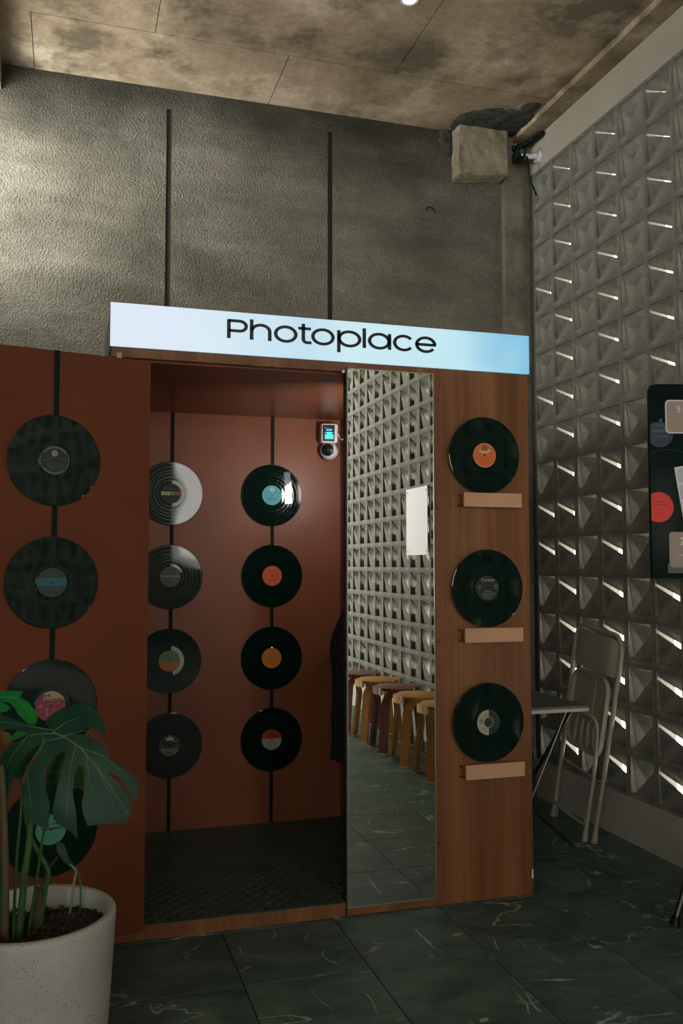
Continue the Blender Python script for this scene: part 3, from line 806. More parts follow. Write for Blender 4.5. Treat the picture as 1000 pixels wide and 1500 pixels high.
# ------------------------------------------------------------------ smart camera with screen on the booth back wall
dv = empty('screen_camera', (1.262, 4.40, 1.995), (R(4), 0, R(-8)), label='small white camera unit with lit turquoise screen high in the booth corner', cat='camera')
MB().box(-0.038, 0.048, -0.045, 0.040, -0.050, 0.050, bev=0.012).build('body', M_white, dv, smooth=50)
MB().box(-0.031, 0.030, -0.0475, -0.044, -0.041, 0.041, bev=0.0012).build('bezel', M_dark, dv)
scr = MB().box(-0.025, 0.024, -0.0485, -0.0474, -0.032, 0.032).build('screen', plain('screen_back', (0.002, 0.02, 0.04), 0.2), dv)
MB().box(-0.020, 0.024, -0.0492, -0.0484, -0.030, -0.006).build('lit_field', emit('screen_green', (0.03, 0.62, 0.50), 1.0), scr)
MB().box(-0.010, 0.014, -0.0492, -0.0484, -0.006, 0.006).build('lit_figure', emit('screen_cyan', (0.04, 0.72, 0.85), 1.1), scr)
MB().box(-0.020, 0.022, -0.0492, -0.0484, 0.001, 0.004).build('lit_line', emit('screen_cyan', (0.04, 0.72, 0.85), 1.1), scr)
MB().box(-0.014, 0.016, -0.0492, -0.0484, 0.013, 0.021).build('lit_digits', emit('screen_blue', (0.05, 0.40, 0.75), 1.0), scr)
MB().box(-0.022, -0.015, -0.0492, -0.0484, 0.026, 0.029).build('lit_icon', emit('screen_blue', (0.05, 0.40, 0.75), 1.0), scr)
b_ = MB(); b2 = bmesh.new(); bmesh.ops.create_uvsphere(b2, u_segments=28, v_segments=18, radius=0.047); b_._add(b2, Matrix.Translation((0.010, 0.0, -0.088)))
b_.build('ball', M_white, dv, smooth=60)
b_ = MB().lathe([(0.004, -0.0062), (0.020, -0.005), (0.031, -0.001), (0.032, 0.010)], 32, 'Y', Matrix.Translation((-0.004, -0.040, -0.084)) @ Matrix.Rotation(R(-14), 4, 'Z'))
b_.build('lens', M_dark, dv, smooth=50)
MB().box(-0.012, 0.02, 0.03, 0.052, -0.02, 0.02).build('bracket', M_white, dv)
cb = [(0.044, -0.02, 0.004), (0.052, -0.03, -0.006), (0.060, -0.04, -0.026), (0.069, -0.045, -0.034), (0.077, -0.045, -0.026), (0.083, -0.045, -0.006), (0.087, -0.04, 0.0)]
MB().tube(cb, 0.0017, 8).build('cable', M_white, dv, smooth=60)
o = MB().lathe([(0.006, -0.004), (0.006, 0.004)], 14, 'Y').build('cable_clip', M_white, None, loc=(1.018, D - 0.003, 2.080))
tag(o, 'tiny white cable clip at the upper corner of the booth opening', 'clip')
# ------------------------------------------------------------------ dark coat on the inner right wall of the booth
ct = empty('hanging_coat', (1.36, 4.15, 0.60), label='black crumpled coat hanging in the dark booth corner beside the mirror', cat='coat')
m = MB()
NR, NS = 22, 26
rings = []
for i in range(NR):
    t = i / (NR - 1); z = 0.52 - 0.72 * t
    wv = 0.085 * math.sin(min(1, t * 3.2 + 0.12) * math.pi / 2)
    ring = []
    for k in range(NS):
        a = 2 * math.pi * k / NS
        f = 1 + 0.12 * math.sin(5 * a + 6 * t) + 0.08 * math.sin(9 * a - 11 * t)
        ring.append(m.bm.verts.new((-0.07 + wv * math.cos(a) * f * 0.8, wv * 1.3 * math.sin(a) * f, z)))
    rings.append(ring)
for A, B in zip(rings, rings[1:]):
    for k in range(NS): m.bm.faces.new([A[k], A[(k + 1) % NS], B[(k + 1) % NS], B[k]])
m.bm.faces.new(rings[0]); m.bm.faces.new(rings[-1][::-1])
m.build('cloth', M_coat, ct, smooth=80)
MB().tube([(0.014, 0, 0.52), (-0.05, 0, 0.50), (-0.062, 0, 0.53)], 0.005, 8).build('hook', M_steel, ct)

# ------------------------------------------------------------------ potted monstera
PC = Vector((-0.066, 2.320, 0))
pl = empty('potted_monstera', PC, label='monstera with one broad split leaf in a pale speckled round pot', cat='plant')
def ppart(mb, name, mat, **k):
    o = mb.build(name, mat, pl, **k); return o
prof = [(0.140, 0.0), (0.156, 0.006), (0.166, 0.06), (0.174, 0.15), (0.182, 0.28), (0.190, 0.42), (0.1935, 0.480), (0.1935, 0.494), (0.190, 0.4995), (0.184, 0.5005), (0.176, 0.4995), (0.1725, 0.494), (0.168, 0.45), (0.160, 0.36), (0.02, 0.35)]
ppart(MB().lathe(prof, 96), 'pot', M_terr, smooth=50)
sm = MB()
b2 = bmesh.new(); bmesh.ops.create_circle(b2, cap_ends=False, radius=0.167, segments=56)
bmesh.ops.delete(b2, geom=b2.verts[:], context='VERTS')
NRR = 26
cen = b2.verts.new((0, 0, 0.455)); prev = None
for i in range(1, NRR + 1):
    ring = []
    for k in range(64):
        a = 2 * math.pi * k / 64; r = 0.168 * i / NRR
        z = 0.450 + random.uniform(-0.005, 0.006) + 0.014 * math.sin(a * 2 + 1) * (i / NRR) * 0.7
        ring.append(b2.verts.new((r * math.cos(a), r * math.sin(a), z)))
    if prev is None:
        for k in range(64): b2.faces.new([cen, ring[k], ring[(k + 1) % 64]])
    else:
        for k in range(64): b2.faces.new([prev[k], ring[k], ring[(k + 1) % 64], prev[(k + 1) % 64]])
    prev = ring
sm._add(b2)
soil = ppart(sm, 'soil', M_soil)
cl = MB()
for k in range(260):
    a, r = random.uniform(0, 6.28), 0.155 * math.sqrt(random.random())
    b2 = bmesh.new(); bmesh.ops.create_icosphere(b2, subdivisions=1, radius=random.uniform(0.002, 0.006))
    for v_ in b2.verts: v_.co *= random.uniform(0.7, 1.3)
    cl._add(b2, Matrix.Translation((r * math.cos(a), r * math.sin(a), 0.458)))
tag(cl.build('soil_clods', plain('brown_clods', (0.05, 0.040, 0.026), 0.95, noise=0.5, nscale=60), soil), kind='stuff')

LG_big = mat_leaf('dark_monstera_leaf', (0.004, 0.032, 0.016), (0.010, 0.058, 0.030), 0.45)
LG_bright = mat_leaf('bright_young_leaf', (0.006, 0.15, 0.028), (0.012, 0.22, 0.04), 0.4)
LG_mid = mat_leaf('mid_green_leaf', (0.014, 0.085, 0.022), (0.03, 0.13, 0.035), 0.4)
LG_yel = mat_leaf('yellowing_leaf', (0.16, 0.15, 0.05), (0.22, 0.19, 0.07), 0.5)
LG_stem = mat_leaf('green_stem', (0.030, 0.085, 0.025), (0.05, 0.12, 0.035), 0.4)
LG_brown = mat_leaf('brown_green_stem', (0.075, 0.062, 0.030), (0.10, 0.085, 0.04), 0.5)
M_vein = mat_leaf('pale_leaf_vein', (0.10, 0.17, 0.10), (0.14, 0.22, 0.13), 0.5)

def leaf_frame(o_, n_):
    n_ = Vector(n_).normalized(); ex = Vector((0, 0, 1)).cross(-n_)
    if ex.x < 0: ex = -ex
    ex.normalize(); ey = n_.cross(ex)
    if ey.z < 0: ey = -ey
    return Vector(o_), ex, ey, n_
def leaf(name, o_, n_, pts, mat, fold, th=0.0012, veins=(), cuts=2):
    O, ex, ey, N_ = leaf_frame(o_, n_)
    b2 = bmesh.new()
    vs = [b2.verts.new((x / 1000, y / 1000, 0)) for x, y in pts]
    for i in range(len(vs)): b2.edges.new([vs[i], vs[(i + 1) % len(vs)]])
    bmesh.ops.subdivide_edges(b2, edges=b2.edges[:], cuts=1, smooth=0.6)
    bmesh.ops.triangle_fill(b2, use_beauty=True, edges=b2.edges[:])
    for it in range(cuts):
        long_e = [e for e in b2.edges if e.calc_length() > 0.018]
        if long_e:
            bmesh.ops.subdivide_edges(b2, edges=long_e, cuts=1)
            bmesh.ops.triangulate(b2, faces=b2.faces[:])
    def pos(x, y, h=0): return O + ex * x + ey * y + N_ * (fold(x, y) + h) - PC
    b3 = b2.copy()
    for v_ in b2.verts: v_.co = pos(v_.co.x, v_.co.y, 0)
    for v_ in b3.verts: v_.co = pos(v_.co.x, v_.co.y, -th)
    mb_ = MB(); mb_._add(b2); mb_._add(b3)
    lo = mb_.build(name, mat, pl, smooth=70)
    for vp, r in veins:
        P_ = []
        for (a, b) in zip(vp, vp[1:]):
            for k in range(4):
                t = k / 4; x = (a[0] + (b[0] - a[0]) * t) / 1000; y = (a[1] + (b[1] - a[1]) * t) / 1000
                P_.append(pos(x, y, 0.0006))
        x, y = vp[-1][0] / 1000, vp[-1][1] / 1000; P_.append(pos(x, y, 0.0004))
        n = len(P_)
        MB().tube(P_, [r * (1 - 0.75 * i / n) for i in range(n)], 6).build('vein', M_vein, lo, smooth=60)
    return lo
BIG = dict(o=(0.024, 2.18, 0.901), n=(-0.123, -0.818, 0.562), pts=[(-53, 47), (-73, 71), (-71, 81), (-38, 104), (-3, 118), (23, 112), (46, 91), (61, 63), (67, 28), (53, 44), (35, 55), (3, 49), (-14, 42), (18, 37), (55, 19), (70, 5), (79, -18), (108, -34), (137, -54), (145, -65), (143, -87), (133, -106), (118, -75), (97, -52), (77, -44), (74, -50), (104, -71), (128, -104), (131, -115), (123, -129), (122, -145), (109, -147), (68, -149), (35, -153), (24, -129), (20, -107), (25, -83), (24, -50), (21, -31), (10, -29), (1, -49), (0, -89), (9, -128), (14, -177), (-1, -162), (-29, -147), (-41, -135), (-43, -116), (-36, -80), (-27, -41), (-21, -4), (-26, 6), (-41, 1), (-56, -25), (-64, -47), (-60, -76), (-50, -105), (-51, -126), (-51, -155), (-79, -144), (-102, -120), (-110, -95), (-112, -67), (-105, -38), (-88, -13), (-67, 17), (-85, 21), (-104, 7), (-122, -12), (-138, -48), (-146, -90), (-167, -79), (-180, -35), (-166, 9), (-148, 27), (-119, 41), (-102, 48), (-142, 61), (-196, 70), (-219, 87), (-200, 102), (-179, 99), (-142, 84), (-86, 60)])
mid_a, mid_b = Vector((-0.055, 0.047)), Vector((0.138, -0.138))
md = (mid_b - mid_a).normalized(); mn = Vector((-md.y, md.x))
def big_fold(x, y):
    q = Vector((x, y)) - mid_a; s = q.dot(md); d = q.dot(mn)
    up = 0.30 * max(d, 0) - 2.6 * max(d, 0) ** 2
    dn = -0.10 * max(-d, 0) - 1.5 * max(-d, 0) ** 2
    return up + dn - 1.0 * max(s, 0) ** 2 + 0.0015 * math.sin(d * 60) * min(1, abs(d) / 0.05)
bveins = [([(-55, 47), (-30, 36), (10, 8), (50, -35), (90, -85), (128, -135)], 0.0021), ([(-52, 49), (-30, 66), (5, 80)], 0.0011), ([(-30, 36), (20, 48), (58, 22)], 0.0010), ([(10, 8), (60, -10), (125, -60)], 0.0010),
          ([(-30, 34), (-70, 28), (-108, -30), (-90, -110)], 0.0011), ([(-45, 44), (-110, 46), (-150, -10), (-163, -60)], 0.0011), ([(0, 18), (-10, -40), (-12, -140)], 0.0011), ([(24, -5), (34, -60), (60, -140)], 0.0010), ([(50, -35), (80, -90), (105, -140)], 0.0009), ([(-55, 52), (-110, 66), (-190, 86)], 0.0011)]
leaf('split_leaf', BIG['o'], BIG['n'], BIG['pts'], LG_big, big_fold, veins=bveins, cuts=3)
f0 = lambda k, c: (lambda x, y: -k * (x - c) ** 2 - k * 0.6 * y * y)
L = leaf('young_leaf', (-0.119, 2.34, 0.985), (0.104, -0.777, 0.621), [(-58, 46), (-30, 49), (23, 44), (16, 25), (34, 13), (44, -3), (56, -21), (54, -36), (44, -54), (28, -42), (11, -24), (3, -6), (-9, 12), (-31, 18), (-59, 16)], LG_bright, f0(3, 0), veins=[([(-50, 32), (0, 26), (30, -6), (44, -44)], 0.0013)])
L['label'] = 'bright green young leaf'
leaf('young_leaf', (-0.14, 2.30, 0.992), (-0.207, -0.83, 0.518), [(-36, 15), (-11, 14), (18, -2), (9, -13), (-27, -14)], LG_bright, f0(4, 0))
leaf('leaf', (-0.103, 2.36, 0.915), (0.0, -0.914, 0.406), [(-22, -6), (-8, 8), (20, 3), (7, -6), (-19, -16)], LG_bright, f0(4, 0), cuts=1)
L = leaf('leaf', (-0.136, 2.38, 0.908), (0.314, -0.943, 0.105), [(-14, 12), (6, 8), (14, -8), (2, -20), (-9, -17)], LG_yel, f0(4, 0), cuts=1)
L['label'] = 'yellowing leaf end'
leaf('leaf', (-0.093, 2.34, 0.861), (-0.309, -0.928, 0.206), [(-2, 12), (28, 23), (30, 19), (16, -14), (0, -43), (-7, -54), (-31, -41), (-18, -18)], LG_mid, f0(4, 0))
leaf('leaf', (0.002, 2.30, 0.839), (-0.102, -0.973, 0.205), [(-28, 29), (5, 43), (19, 42), (42, 19), (44, -46), (23, -49), (-10, -44), (-25, -34), (-41, -7)], LG_mid, f0(3, 0), veins=[([(-36, -10), (10, -8), (44, -12)], 0.0013)])
leaf('small_leaf', (0.006, 2.42, 0.584), (0.205, -0.973, 0.102), [(-20, 46), (-7, 43), (1, 34), (10, 4), (28, -21), (16, -22), (-5, -1), (-18, 21)], LG_big, f0(5, 0))
def smooth_path(p, n=5):
    p = [Vector(q) for q in p]; out = []
    for i in range(len(p) - 1):
        a, b, c, d = p[max(i - 1, 0)], p[i], p[i + 1], p[min(i + 2, len(p) - 1)]
        for k in range(n):
            t = k / n
            out.append(0.5 * ((2 * b) + (c - a) * t + (2 * a - 5 * b + 4 * c - d) * t * t + (3 * b - a - 3 * c + d) * t ** 3))
    out.append(p[-1]); return out
def stem(p, r, mat, name='stem'):
    q = [Vector(v_) - PC for v_ in smooth_path(p)]
    n = len(q)
    MB().tube(q, [r * (0.8 + 0.35 * i / n) for i in range(n)], 10).build(name, mat, pl, smooth=70)
stem([(-0.137, 2.20, 0.875), (-0.130, 2.20, 0.805), (-0.122, 2.21, 0.603), (-0.125, 2.26, 0.45)], 0.0085, LG_brown)
stem([(-0.096, 2.25, 0.83), (-0.093, 2.25, 0.772), (-0.101, 2.25, 0.648), (-0.104, 2.26, 0.565), (-0.106, 2.28, 0.45)], 0.0035, LG_stem)
stem([(-0.095, 2.33, 0.80), (-0.092, 2.33, 0.752), (-0.080, 2.33, 0.695), (-0.067, 2.33, 0.657), (-0.033, 2.33, 0.59), (-0.038, 2.34, 0.545), (-0.050, 2.35, 0.45)], 0.0058, LG_stem)
stem([(-0.045, 2.215, 0.93), (-0.062, 2.22, 0.83), (-0.074, 2.22, 0.69), (-0.084, 2.23, 0.593), (-0.095, 2.29, 0.45)], 0.0078, LG_stem)
stem([(-0.027, 2.25, 0.802), (-0.031, 2.26, 0.749), (-0.046, 2.27, 0.68), (-0.059, 2.28, 0.573), (-0.075, 2.31, 0.45)], 0.0034, LG_stem)
stem([(-0.012, 2.36, 0.611), (-0.030, 2.36, 0.588), (-0.048, 2.36, 0.545), (-0.062, 2.355, 0.45)], 0.0022, LG_stem)
stem([(0.018, 2.42, 0.572), (0.034, 2.415, 0.556), (0.029, 2.41, 0.53), (0.020, 2.40, 0.45)], 0.0034, M_vein)
stem([(0.031, 2.42, 0.566), (0.044, 2.42, 0.53), (0.046, 2.41, 0.45)], 0.0026, LG_stem)
stem([(-0.184, 2.25, 0.968), (-0.162, 2.25, 0.866), (-0.150, 2.25, 0.758), (-0.138, 2.26, 0.588), (-0.13, 2.30, 0.45)], 0.0065, LG_stem)
stem([(-0.15, 2.33, 1.0), (-0.16, 2.33, 0.85), (-0.145, 2.33, 0.45)], 0.004, LG_stem)
stem([(-0.053, 2.345, 0.545), (-0.056, 2.35, 0.50), (-0.062, 2.355, 0.445)], 0.014, LG_brown, 'stump')

# ------------------------------------------------------------------ folding chair leaning on the block wall
fd = Vector((2.44, 4.045, 0.012)); tp = Vector((2.545, 3.945, 1.005))
cu = (tp - fd).normalized(); ca = Vector((-0.055, -1, 0)); ca = (ca - cu * ca.dot(cu)).normalized(); cn = ca.cross(cu)
if cn.x > 0: cn = -cn
chm = Matrix((ca, cu, cn)).transposed().to_4x4()
ch = empty('folding_chair', fd, label='cream metal folding chair folded flat and leaning against the breeze-block wall', cat='chair')
ch.matrix_world = Matrix.Translation(fd) @ chm     # local x across (+ near), y up, z towards the room
def cpart(mb, n, mat=M_chair, **k):
    o = mb.build(n, mat, ch, **k); return o
fr = []
for (x, y, z) in [(0.205, 0.02, 0), (0.215, 0.45, 0), (0.225, 0.86, 0)]: fr.append((x, y, z))
for k in range(9):
    a = R(k * 90 / 8); fr.append((0.145 + 0.08 * math.cos(a), 0.92 + 0.08 * math.sin(a), 0))
for k in range(9):
    a = R(90 + k * 90 / 8); fr.append((-0.145 + 0.08 * math.cos(a), 0.92 + 0.08 * math.sin(a), 0))
for (x, y, z) in [(-0.225, 0.86, 0), (-0.215, 0.45, 0), (-0.205, 0.02, 0)]: fr.append((x, y, z))
cpart(MB().tube(fr, 0.0115, 10), 'frame', smooth=60)
# backrest: pressed sheet with rolled ends
m = MB(); NX, NY = 18, 8
g = []
for i in range(NX + 1):
    u = -1 + 2 * i / NX
    row = []
    for j in range(NY + 1):
        vv = j / NY
        x = 0.205 * u; y = 0.80 + 0.185 * vv - 0.020 * (abs(u) ** 6) * (1 if vv > 0.5 else 0)
        z = 0.016 + 0.020 * (1 - u * u) ** 0.5 * 0.5 + 0.004 * math.sin(vv * math.pi) - 0.03 * abs(u) ** 10
        row.append((x, y, z))
    g.append(row)
for (dz) in (0, -0.003):
    base = len(m.bm.verts)
    vs = [[m.bm.verts.new((p[0], p[1], p[2] + dz)) for p in row] for row in g]
    for i in range(NX):
        for j in range(NY): m.bm.faces.new([vs[i][j], vs[i + 1][j], vs[i + 1][j + 1], vs[i][j + 1]])
cpart(m, 'backrest', smooth=70)
# seat pan (folded up, underside showing)
def rrect(hw, y0, y1, r, z, n=6, taper=0.0):
    P_ = []
    for cx, cy, a0 in ((hw - r, y1 - r, 0), (-hw + r, y1 - r, 90), (-hw + r + taper, y0 + r, 180), (hw - r - taper, y0 + r, 270)):
        for k in range(n + 1):
            a = R(a0 + 90 * k / n); P_.append((cx + r * math.cos(a), cy + r * math.sin(a), z))
    return P_
m = MB()
A_ = rrect(0.175, 0.395, 0.785, 0.075, 0.022); n_ = len(A_)
B_ = rrect(0.165, 0.405, 0.775, 0.068, 0.022)
C_ = rrect(0.160, 0.41, 0.77, 0.065, 0.004)
D_ = rrect(0.175, 0.395, 0.785, 0.075, 0.000)
m.poly(A_ + B_ + C_ + D_, [[i, (i + 1) % n_, n_ + (i + 1) % n_, n_ + i] for i in range(n_)] + [[n_ + i, n_ + (i + 1) % n_, 2 * n_ + (i + 1) % n_, 2 * n_ + i] for i in range(n_)]
       + [list(range(2 * n_, 3 * n_))] + [list(range(3 * n_, 4 * n_))] + [[i, (i + 1) % n_, 3 * n_ + (i + 1) % n_, 3 * n_ + i] for i in range(n_)])
seat = cpart(m, 'seat', smooth=40)
for x in (-0.085, -0.028, 0.028, 0.085):
    m = MB().tube([(x * 1.15, 0.42, 0.006), (x * 1.05, 0.50, 0.011), (x, 0.56, 0.007)], [0.006, 0.010, 0.005], 10)
    o = m.build('rib', M_chair, seat, smooth=60)
o = MB().box(-0.045, 0.050, 0.545, 0.755, 0.005, 0.013, bev=0.003).build('stiffener', M_chair, seat)
# rear leg loop
rl = [(0.165, 0.015, 0.028), (0.168, 0.30, 0.026), (0.150, 0.50, 0.024)]
for k in range(7):
    a = R(k * 90 / 6); rl.append((0.085 + 0.06 * math.cos(a), 0.53 + 0.05 * math.sin(a), 0.026))
cpart(MB().tube([(0.0, 0.58, 0.026)][::-1] + rl[::-1], 0.010, 10), 'leg', smooth=60)
rl2 = [(-0.0, 0.58, 0.026)] + [(-p[0], p[1], p[2]) for p in rl[::-1]]
cpart(MB().tube(rl2, 0.010, 10), 'leg', smooth=60)
lp = [(0.16, 0.20, 0.03), (0.15, 0.10, 0.03), (0.13, 0.07, 0.03), (-0.13, 0.07, 0.03), (-0.16, 0.10, 0.03), (-0.175, 0.20, 0.03)]
cpart(MB().tube(smooth_path(lp, 4), 0.008, 8), 'stretcher', smooth=60)
cpart(MB().tube([(0.2, 0.30, 0.01), (-0.2, 0.30, 0.01)], 0.006, 8), 'crossbar', smooth=60)
for x in (0.205, -0.205): cpart(MB().tube([(x, 0.05, 0), (x, -0.012, 0)], [0.014, 0.019], 12), 'foot_cap', smooth=40)
for x in (0.165, -0.165): cpart(MB().tube([(x, 0.05, 0.028), (x, 0.0, 0.028)], [0.013, 0.016], 12), 'foot_cap', smooth=40)

# ------------------------------------------------------------------ narrow folding table beside the booth
tbx = empty('folding_table', (1.995, 3.80, 0), label='narrow folding table with dark top and pale edge beside the booth', cat='table')
MB().box(-0.155, 0.158, -0.365, 0.36, 0.712, 0.722).build('table_top', M_table, tbx)
MB().box(-0.157, 0.160, -0.367, 0.362, 0.698, 0.712).build('edge_trim', M_tedge, tbx)
for s in (-1, 1):
    MB().tube([(0.13 if s > 0 else -0.13, -0.20 - 0.08 * s, 0.70), (0.10 * s, 0.0, 0.36), (-0.13 if s > 0 else 0.29, 0.10 + 0.10 * s, 0.012)], 0.0095, 8).build('leg', M_bk, tbx)
for s in (-1, 1):
    MB().tube([(0.12 * s, 0.32, 0.70), (-0.12 * s, 0.30, 0.01)], 0.0095, 8).build('leg', M_bk, tbx)
MB().tube([(0.09, -0.30, 0.69), (-0.07, -0.26, 0.30)], 0.0028, 6).build('brace', M_chair, tbx)
# ------------------------------------------------------------------ green crate
cr = empty('plastic_crate', (2.22, 4.52, 0), (0, 0, R(4)), label='dark green slotted plastic crate on the floor behind the folding table', cat='crate')
m = MB(); m.box(-0.19, 0.19, -0.16, 0.16, 0.0, 0.012)
cw, cdp, chh = 0.19, 0.16, 0.34
for z in (0.0, 0.085, 0.17, 0.255, 0.325):
    for y in (-cdp, cdp - 0.012): m.box(-cw, cw, y, y + 0.012, z, z + 0.020)
    for x in (-cw, cw - 0.012): m.box(x, x + 0.012, -cdp, cdp, z, z + 0.020)
for i in range(8):
    x = -cw + (2 * cw - 0.02) * i / 7
    for y in (-cdp + 0.001, cdp - 0.011): m.box(x, x + 0.02, y, y + 0.010, 0, 0.34)
for i in range(7):
    y = -cdp + (2 * cdp - 0.02) * i / 6
    for x in (-cw + 0.001, cw - 0.011): m.box(x, x + 0.010, y, y + 0.02, 0, 0.34)
m.build('basket', M_crate, cr)
MB().tube([(-0.12, -0.165, 0.33), (-0.06, -0.175, 0.375), (0.03, -0.175, 0.378), (0.09, -0.165, 0.345)], 0.0035, 8).build('handle', M_steel, cr, smooth=60)

# ------------------------------------------------------------------ black display board on an easel, right edge of the picture
BA_ = R(-14)
bo = Vector((2.135, 2.948, 0))
bd = empty('display_board', bo, (0, 0, BA_), label='glossy black display board with record prints and beige cards on a stand', cat='sign')
m = MB()
H0, H1, BWd = 1.275, 2.024, 0.40
fp = [(0.0, H0), (BWd, H0), (BWd, H1), (0.030, H1), (0.010, H1 - 0.004), (0.0, H1 - 0.022)]
pts = [(x, 0, z) for x, z in fp] + [(x, 0.018, z) for x, z in fp]
n_ = len(fp)
m.poly(pts, [list(range(n_))[::-1], list(range(n_, 2 * n_))] + [[i, (i + 1) % n_, n_ + (i + 1) % n_, n_ + i] for i in range(n_)])
m.build('panel', plain('glossy_black_panel', (0.003, 0.010, 0.008), 0.14, spec=0.12), bd)
def flat(name, mb_, mat, dy=-0.0006, loc=(0, 0, 0)):
    o = mb_.build(name, mat, bd); o.location = (loc[0], dy, loc[2]); return o
flat('blue_print', cut_disc(MB(), 0.052, 0, x0=-0.038, z0=-0.06, z1=0.045), I('print_blue', 24, 46, 56), loc=(0.040, 0, 1.830))
flat('print', lines(MB(), [(0.0, 0.032, 0.060, 0.006), (0.0, 0.012, 0.066, 0.012), (-0.002, -0.010, 0.05, 0.008), (0, 0.052, 0.012, 0.012)], 0), I('print_pale_blue', 52, 76, 84), -0.0012, (0.044, 0, 1.830))
flat('red_print', cut_disc(MB(), 0.058, 0, x0=-0.0295), I('print_red', 206, 52, 38), loc=(0.030, 0, 1.547))
flat('print', lines(MB(), [(0.006, 0.010, 0.06, 0.004), (0.0, 0.020, 0.05, 0.003), (0.0, -0.022, 0.02, 0.003)], 0), I('print_dark_red', 150, 34, 28), -0.0012, (0.030, 0, 1.547))
flat('arc_line', ringm(MB(), 0.15, 0.0012, 0, 60, 120, 24), I('print_line', 40, 60, 54), loc=(0.07, 0, 1.62))
def rcard(x0, x1, z0, z1, r, y):
    mm = MB(); P_ = []
    for cx, cz, a0 in ((x1 - r, z1 - r, 0), (x0 + r, z1 - r, 90), (x0 + r, z0 + r, 180), (x1 - r, z0 + r, 270)):
        for k in range(7):
            a = R(a0 + 15 * k); P_.append((cx + r * math.cos(a), cz + r * math.sin(a)))
    n = len(P_)
    mm.poly([(x, y, z) for x, z in P_] + [(x, y + 0.0015, z) for x, z in P_], [list(range(n)), list(range(n, 2 * n))] + [[i, (i + 1) % n, n + (i + 1) % n, n + i] for i in range(n)])
    return mm
rcard(0.062, 0.34, 1.832, 1.962, 0.016, -0.0030).build('card_border', plain('white_card', (0.62, 0.60, 0.58), 0.5), bd)
c1 = rcard(0.067, 0.335, 1.837, 1.957, 0.013, -0.0045).build('card', plain('beige_card', (0.27, 0.215, 0.175), 0.5), bd)
c2 = rcard(0.066, 0.34, 1.316, 1.452, 0.014, -0.0045).build('card', plain('beige_card', (0.27, 0.215, 0.175), 0.5), bd)
text_obj('S', 0.034, plain('white_ink', (0.7, 0.68, 0.66), 0.6), c1, (0.114, -0.0052, 1.925), align='CENTER', depth=0.0003)
text_obj('2', 0.040, plain('white_ink', (0.7, 0.68, 0.66), 0.6), c2, (0.116, -0.0052, 1.415), align='CENTER', depth=0.0003)
MB().box(0.102, 0.30, -0.0055, -0.0045, 1.362, 1.364).build('rule', plain('white_ink', (0.7, 0.68, 0.66), 0.6), c2)
MB().box(0.060, 0.12, -0.003, -0.0005, 1.295, 1.330).build('sticker', I('grey_sticker', 78, 84, 74), bd)
ps = MB().box(0, 0.16, -0.0045, -0.001, -0.21, 0.0).build('photo_strip', plain('white_card', (0.62, 0.60, 0.58), 0.5), bd, loc=(0.092, 0, 1.700), rot=(0, R(-9), 0))
for i in range(3):
    for j in range(3):
        MB().box(0.007 + 0.05 * j, 0.053 + 0.05 * j, -0.0055, -0.0045, -0.063 - 0.064 * i, -0.007 - 0.064 * i).build('photo', I('pale_photo', 176, 176, 186), ps)
for p0_, p1_ in (((0.25, 0.03, 0.52), (0.035, -0.055, 0.012)), ((0.25, 0.03, 0.52), (0.42, -0.10, 0.012)), ((0.25, 0.03, 0.52), (0.24, 0.30, 0.012))):
    MB().tube([p0_, p1_], [0.011, 0.012], 10).build('leg', M_bk, bd)
MB().tube([(0.25, 0.03, 0.45), (0.25, 0.03, 1.40)], 0.013, 12).build('pole', M_bk, bd)
MB().tube([(0.045, -0.051, 0.035), (0.0345, -0.0552, 0.004)], [0.016, 0.020], 12).build('rubber_foot', M_dark, bd, smooth=40)

# ------------------------------------------------------------------ security camera and cable
sc_ = empty('security_camera', (2.497, 4.60, 3.70), (0, 0, R(-8)), label='small black and white security camera mounted high in the wall corner', cat='camera')
MB().box(-0.052, 0.0, -0.075, 0.03, -0.030, 0.026, bev=0.007).build('housing', M_dark, sc_, smooth=40)
MB().lathe([(0.014, -0.079), (0.016, -0.073)], 18, 'Y', Matrix.Translation((-0.026, 0, 0.0))).build('lens', plain('lens_glass', (0.03, 0.08, 0.06), 0.05), sc_)
MB().box(-0.030, -0.018, -0.0765, -0.074, -0.024, -0.016).build('sensor', M_white, sc_)
MB().tube([(-0.005, -0.02, 0.0), (0.05, -0.01, 0.005), (0.085, -0.008, 0.01)], [0.014, 0.014, 0.018], 12).build('arm', M_white, sc_, smooth=50)
MB().tube([(0.085, -0.006, 0.01), (0.105, -0.004, 0.01)], [0.036, 0.036], 20).build('mount_plate', M_white, sc_, smooth=40)
cc = MB().tube(smooth_path([(2.515, 4.57, 3.695), (2.52, 4.57, 3.63), (2.53, 4.575, 3.57), (2.56, 4.58, 3.52), (2.59, 4.60, 3.485)], 5), 0.0055, 8).build('camera_cable', M_dark, None, smooth=60)
tag(cc, 'thin black cable drooping from the security camera to the block wall', 'cable')
cc = MB().tube(smooth_path([(2.49, 4.70, 3.795), (2.53, 4.66, 3.80), (2.56, 4.60, 3.81), (2.585, 4.50, 3.815)], 6), [0.016 + 0.004 * math.sin(i * 1.7) for i in range(19)], 8).build('cable_bundle', M_dark, None, smooth=60)
tag(cc, 'taped black cable bundle under the ceiling above the security camera', 'cable')
wh = MB().tube(smooth_path([(1.955, YB + 0.004, 3.385), (1.955, YB - 0.03, 3.385), (1.975, YB - 0.035, 3.385), (1.995, YB - 0.03, 3.372), (2.01, YB - 0.02, 3.360)], 4), 0.0035, 6).build('wire_hook', M_dark, None)
tag(wh, 'short dark wire poking out of the stucco wall', 'wire')
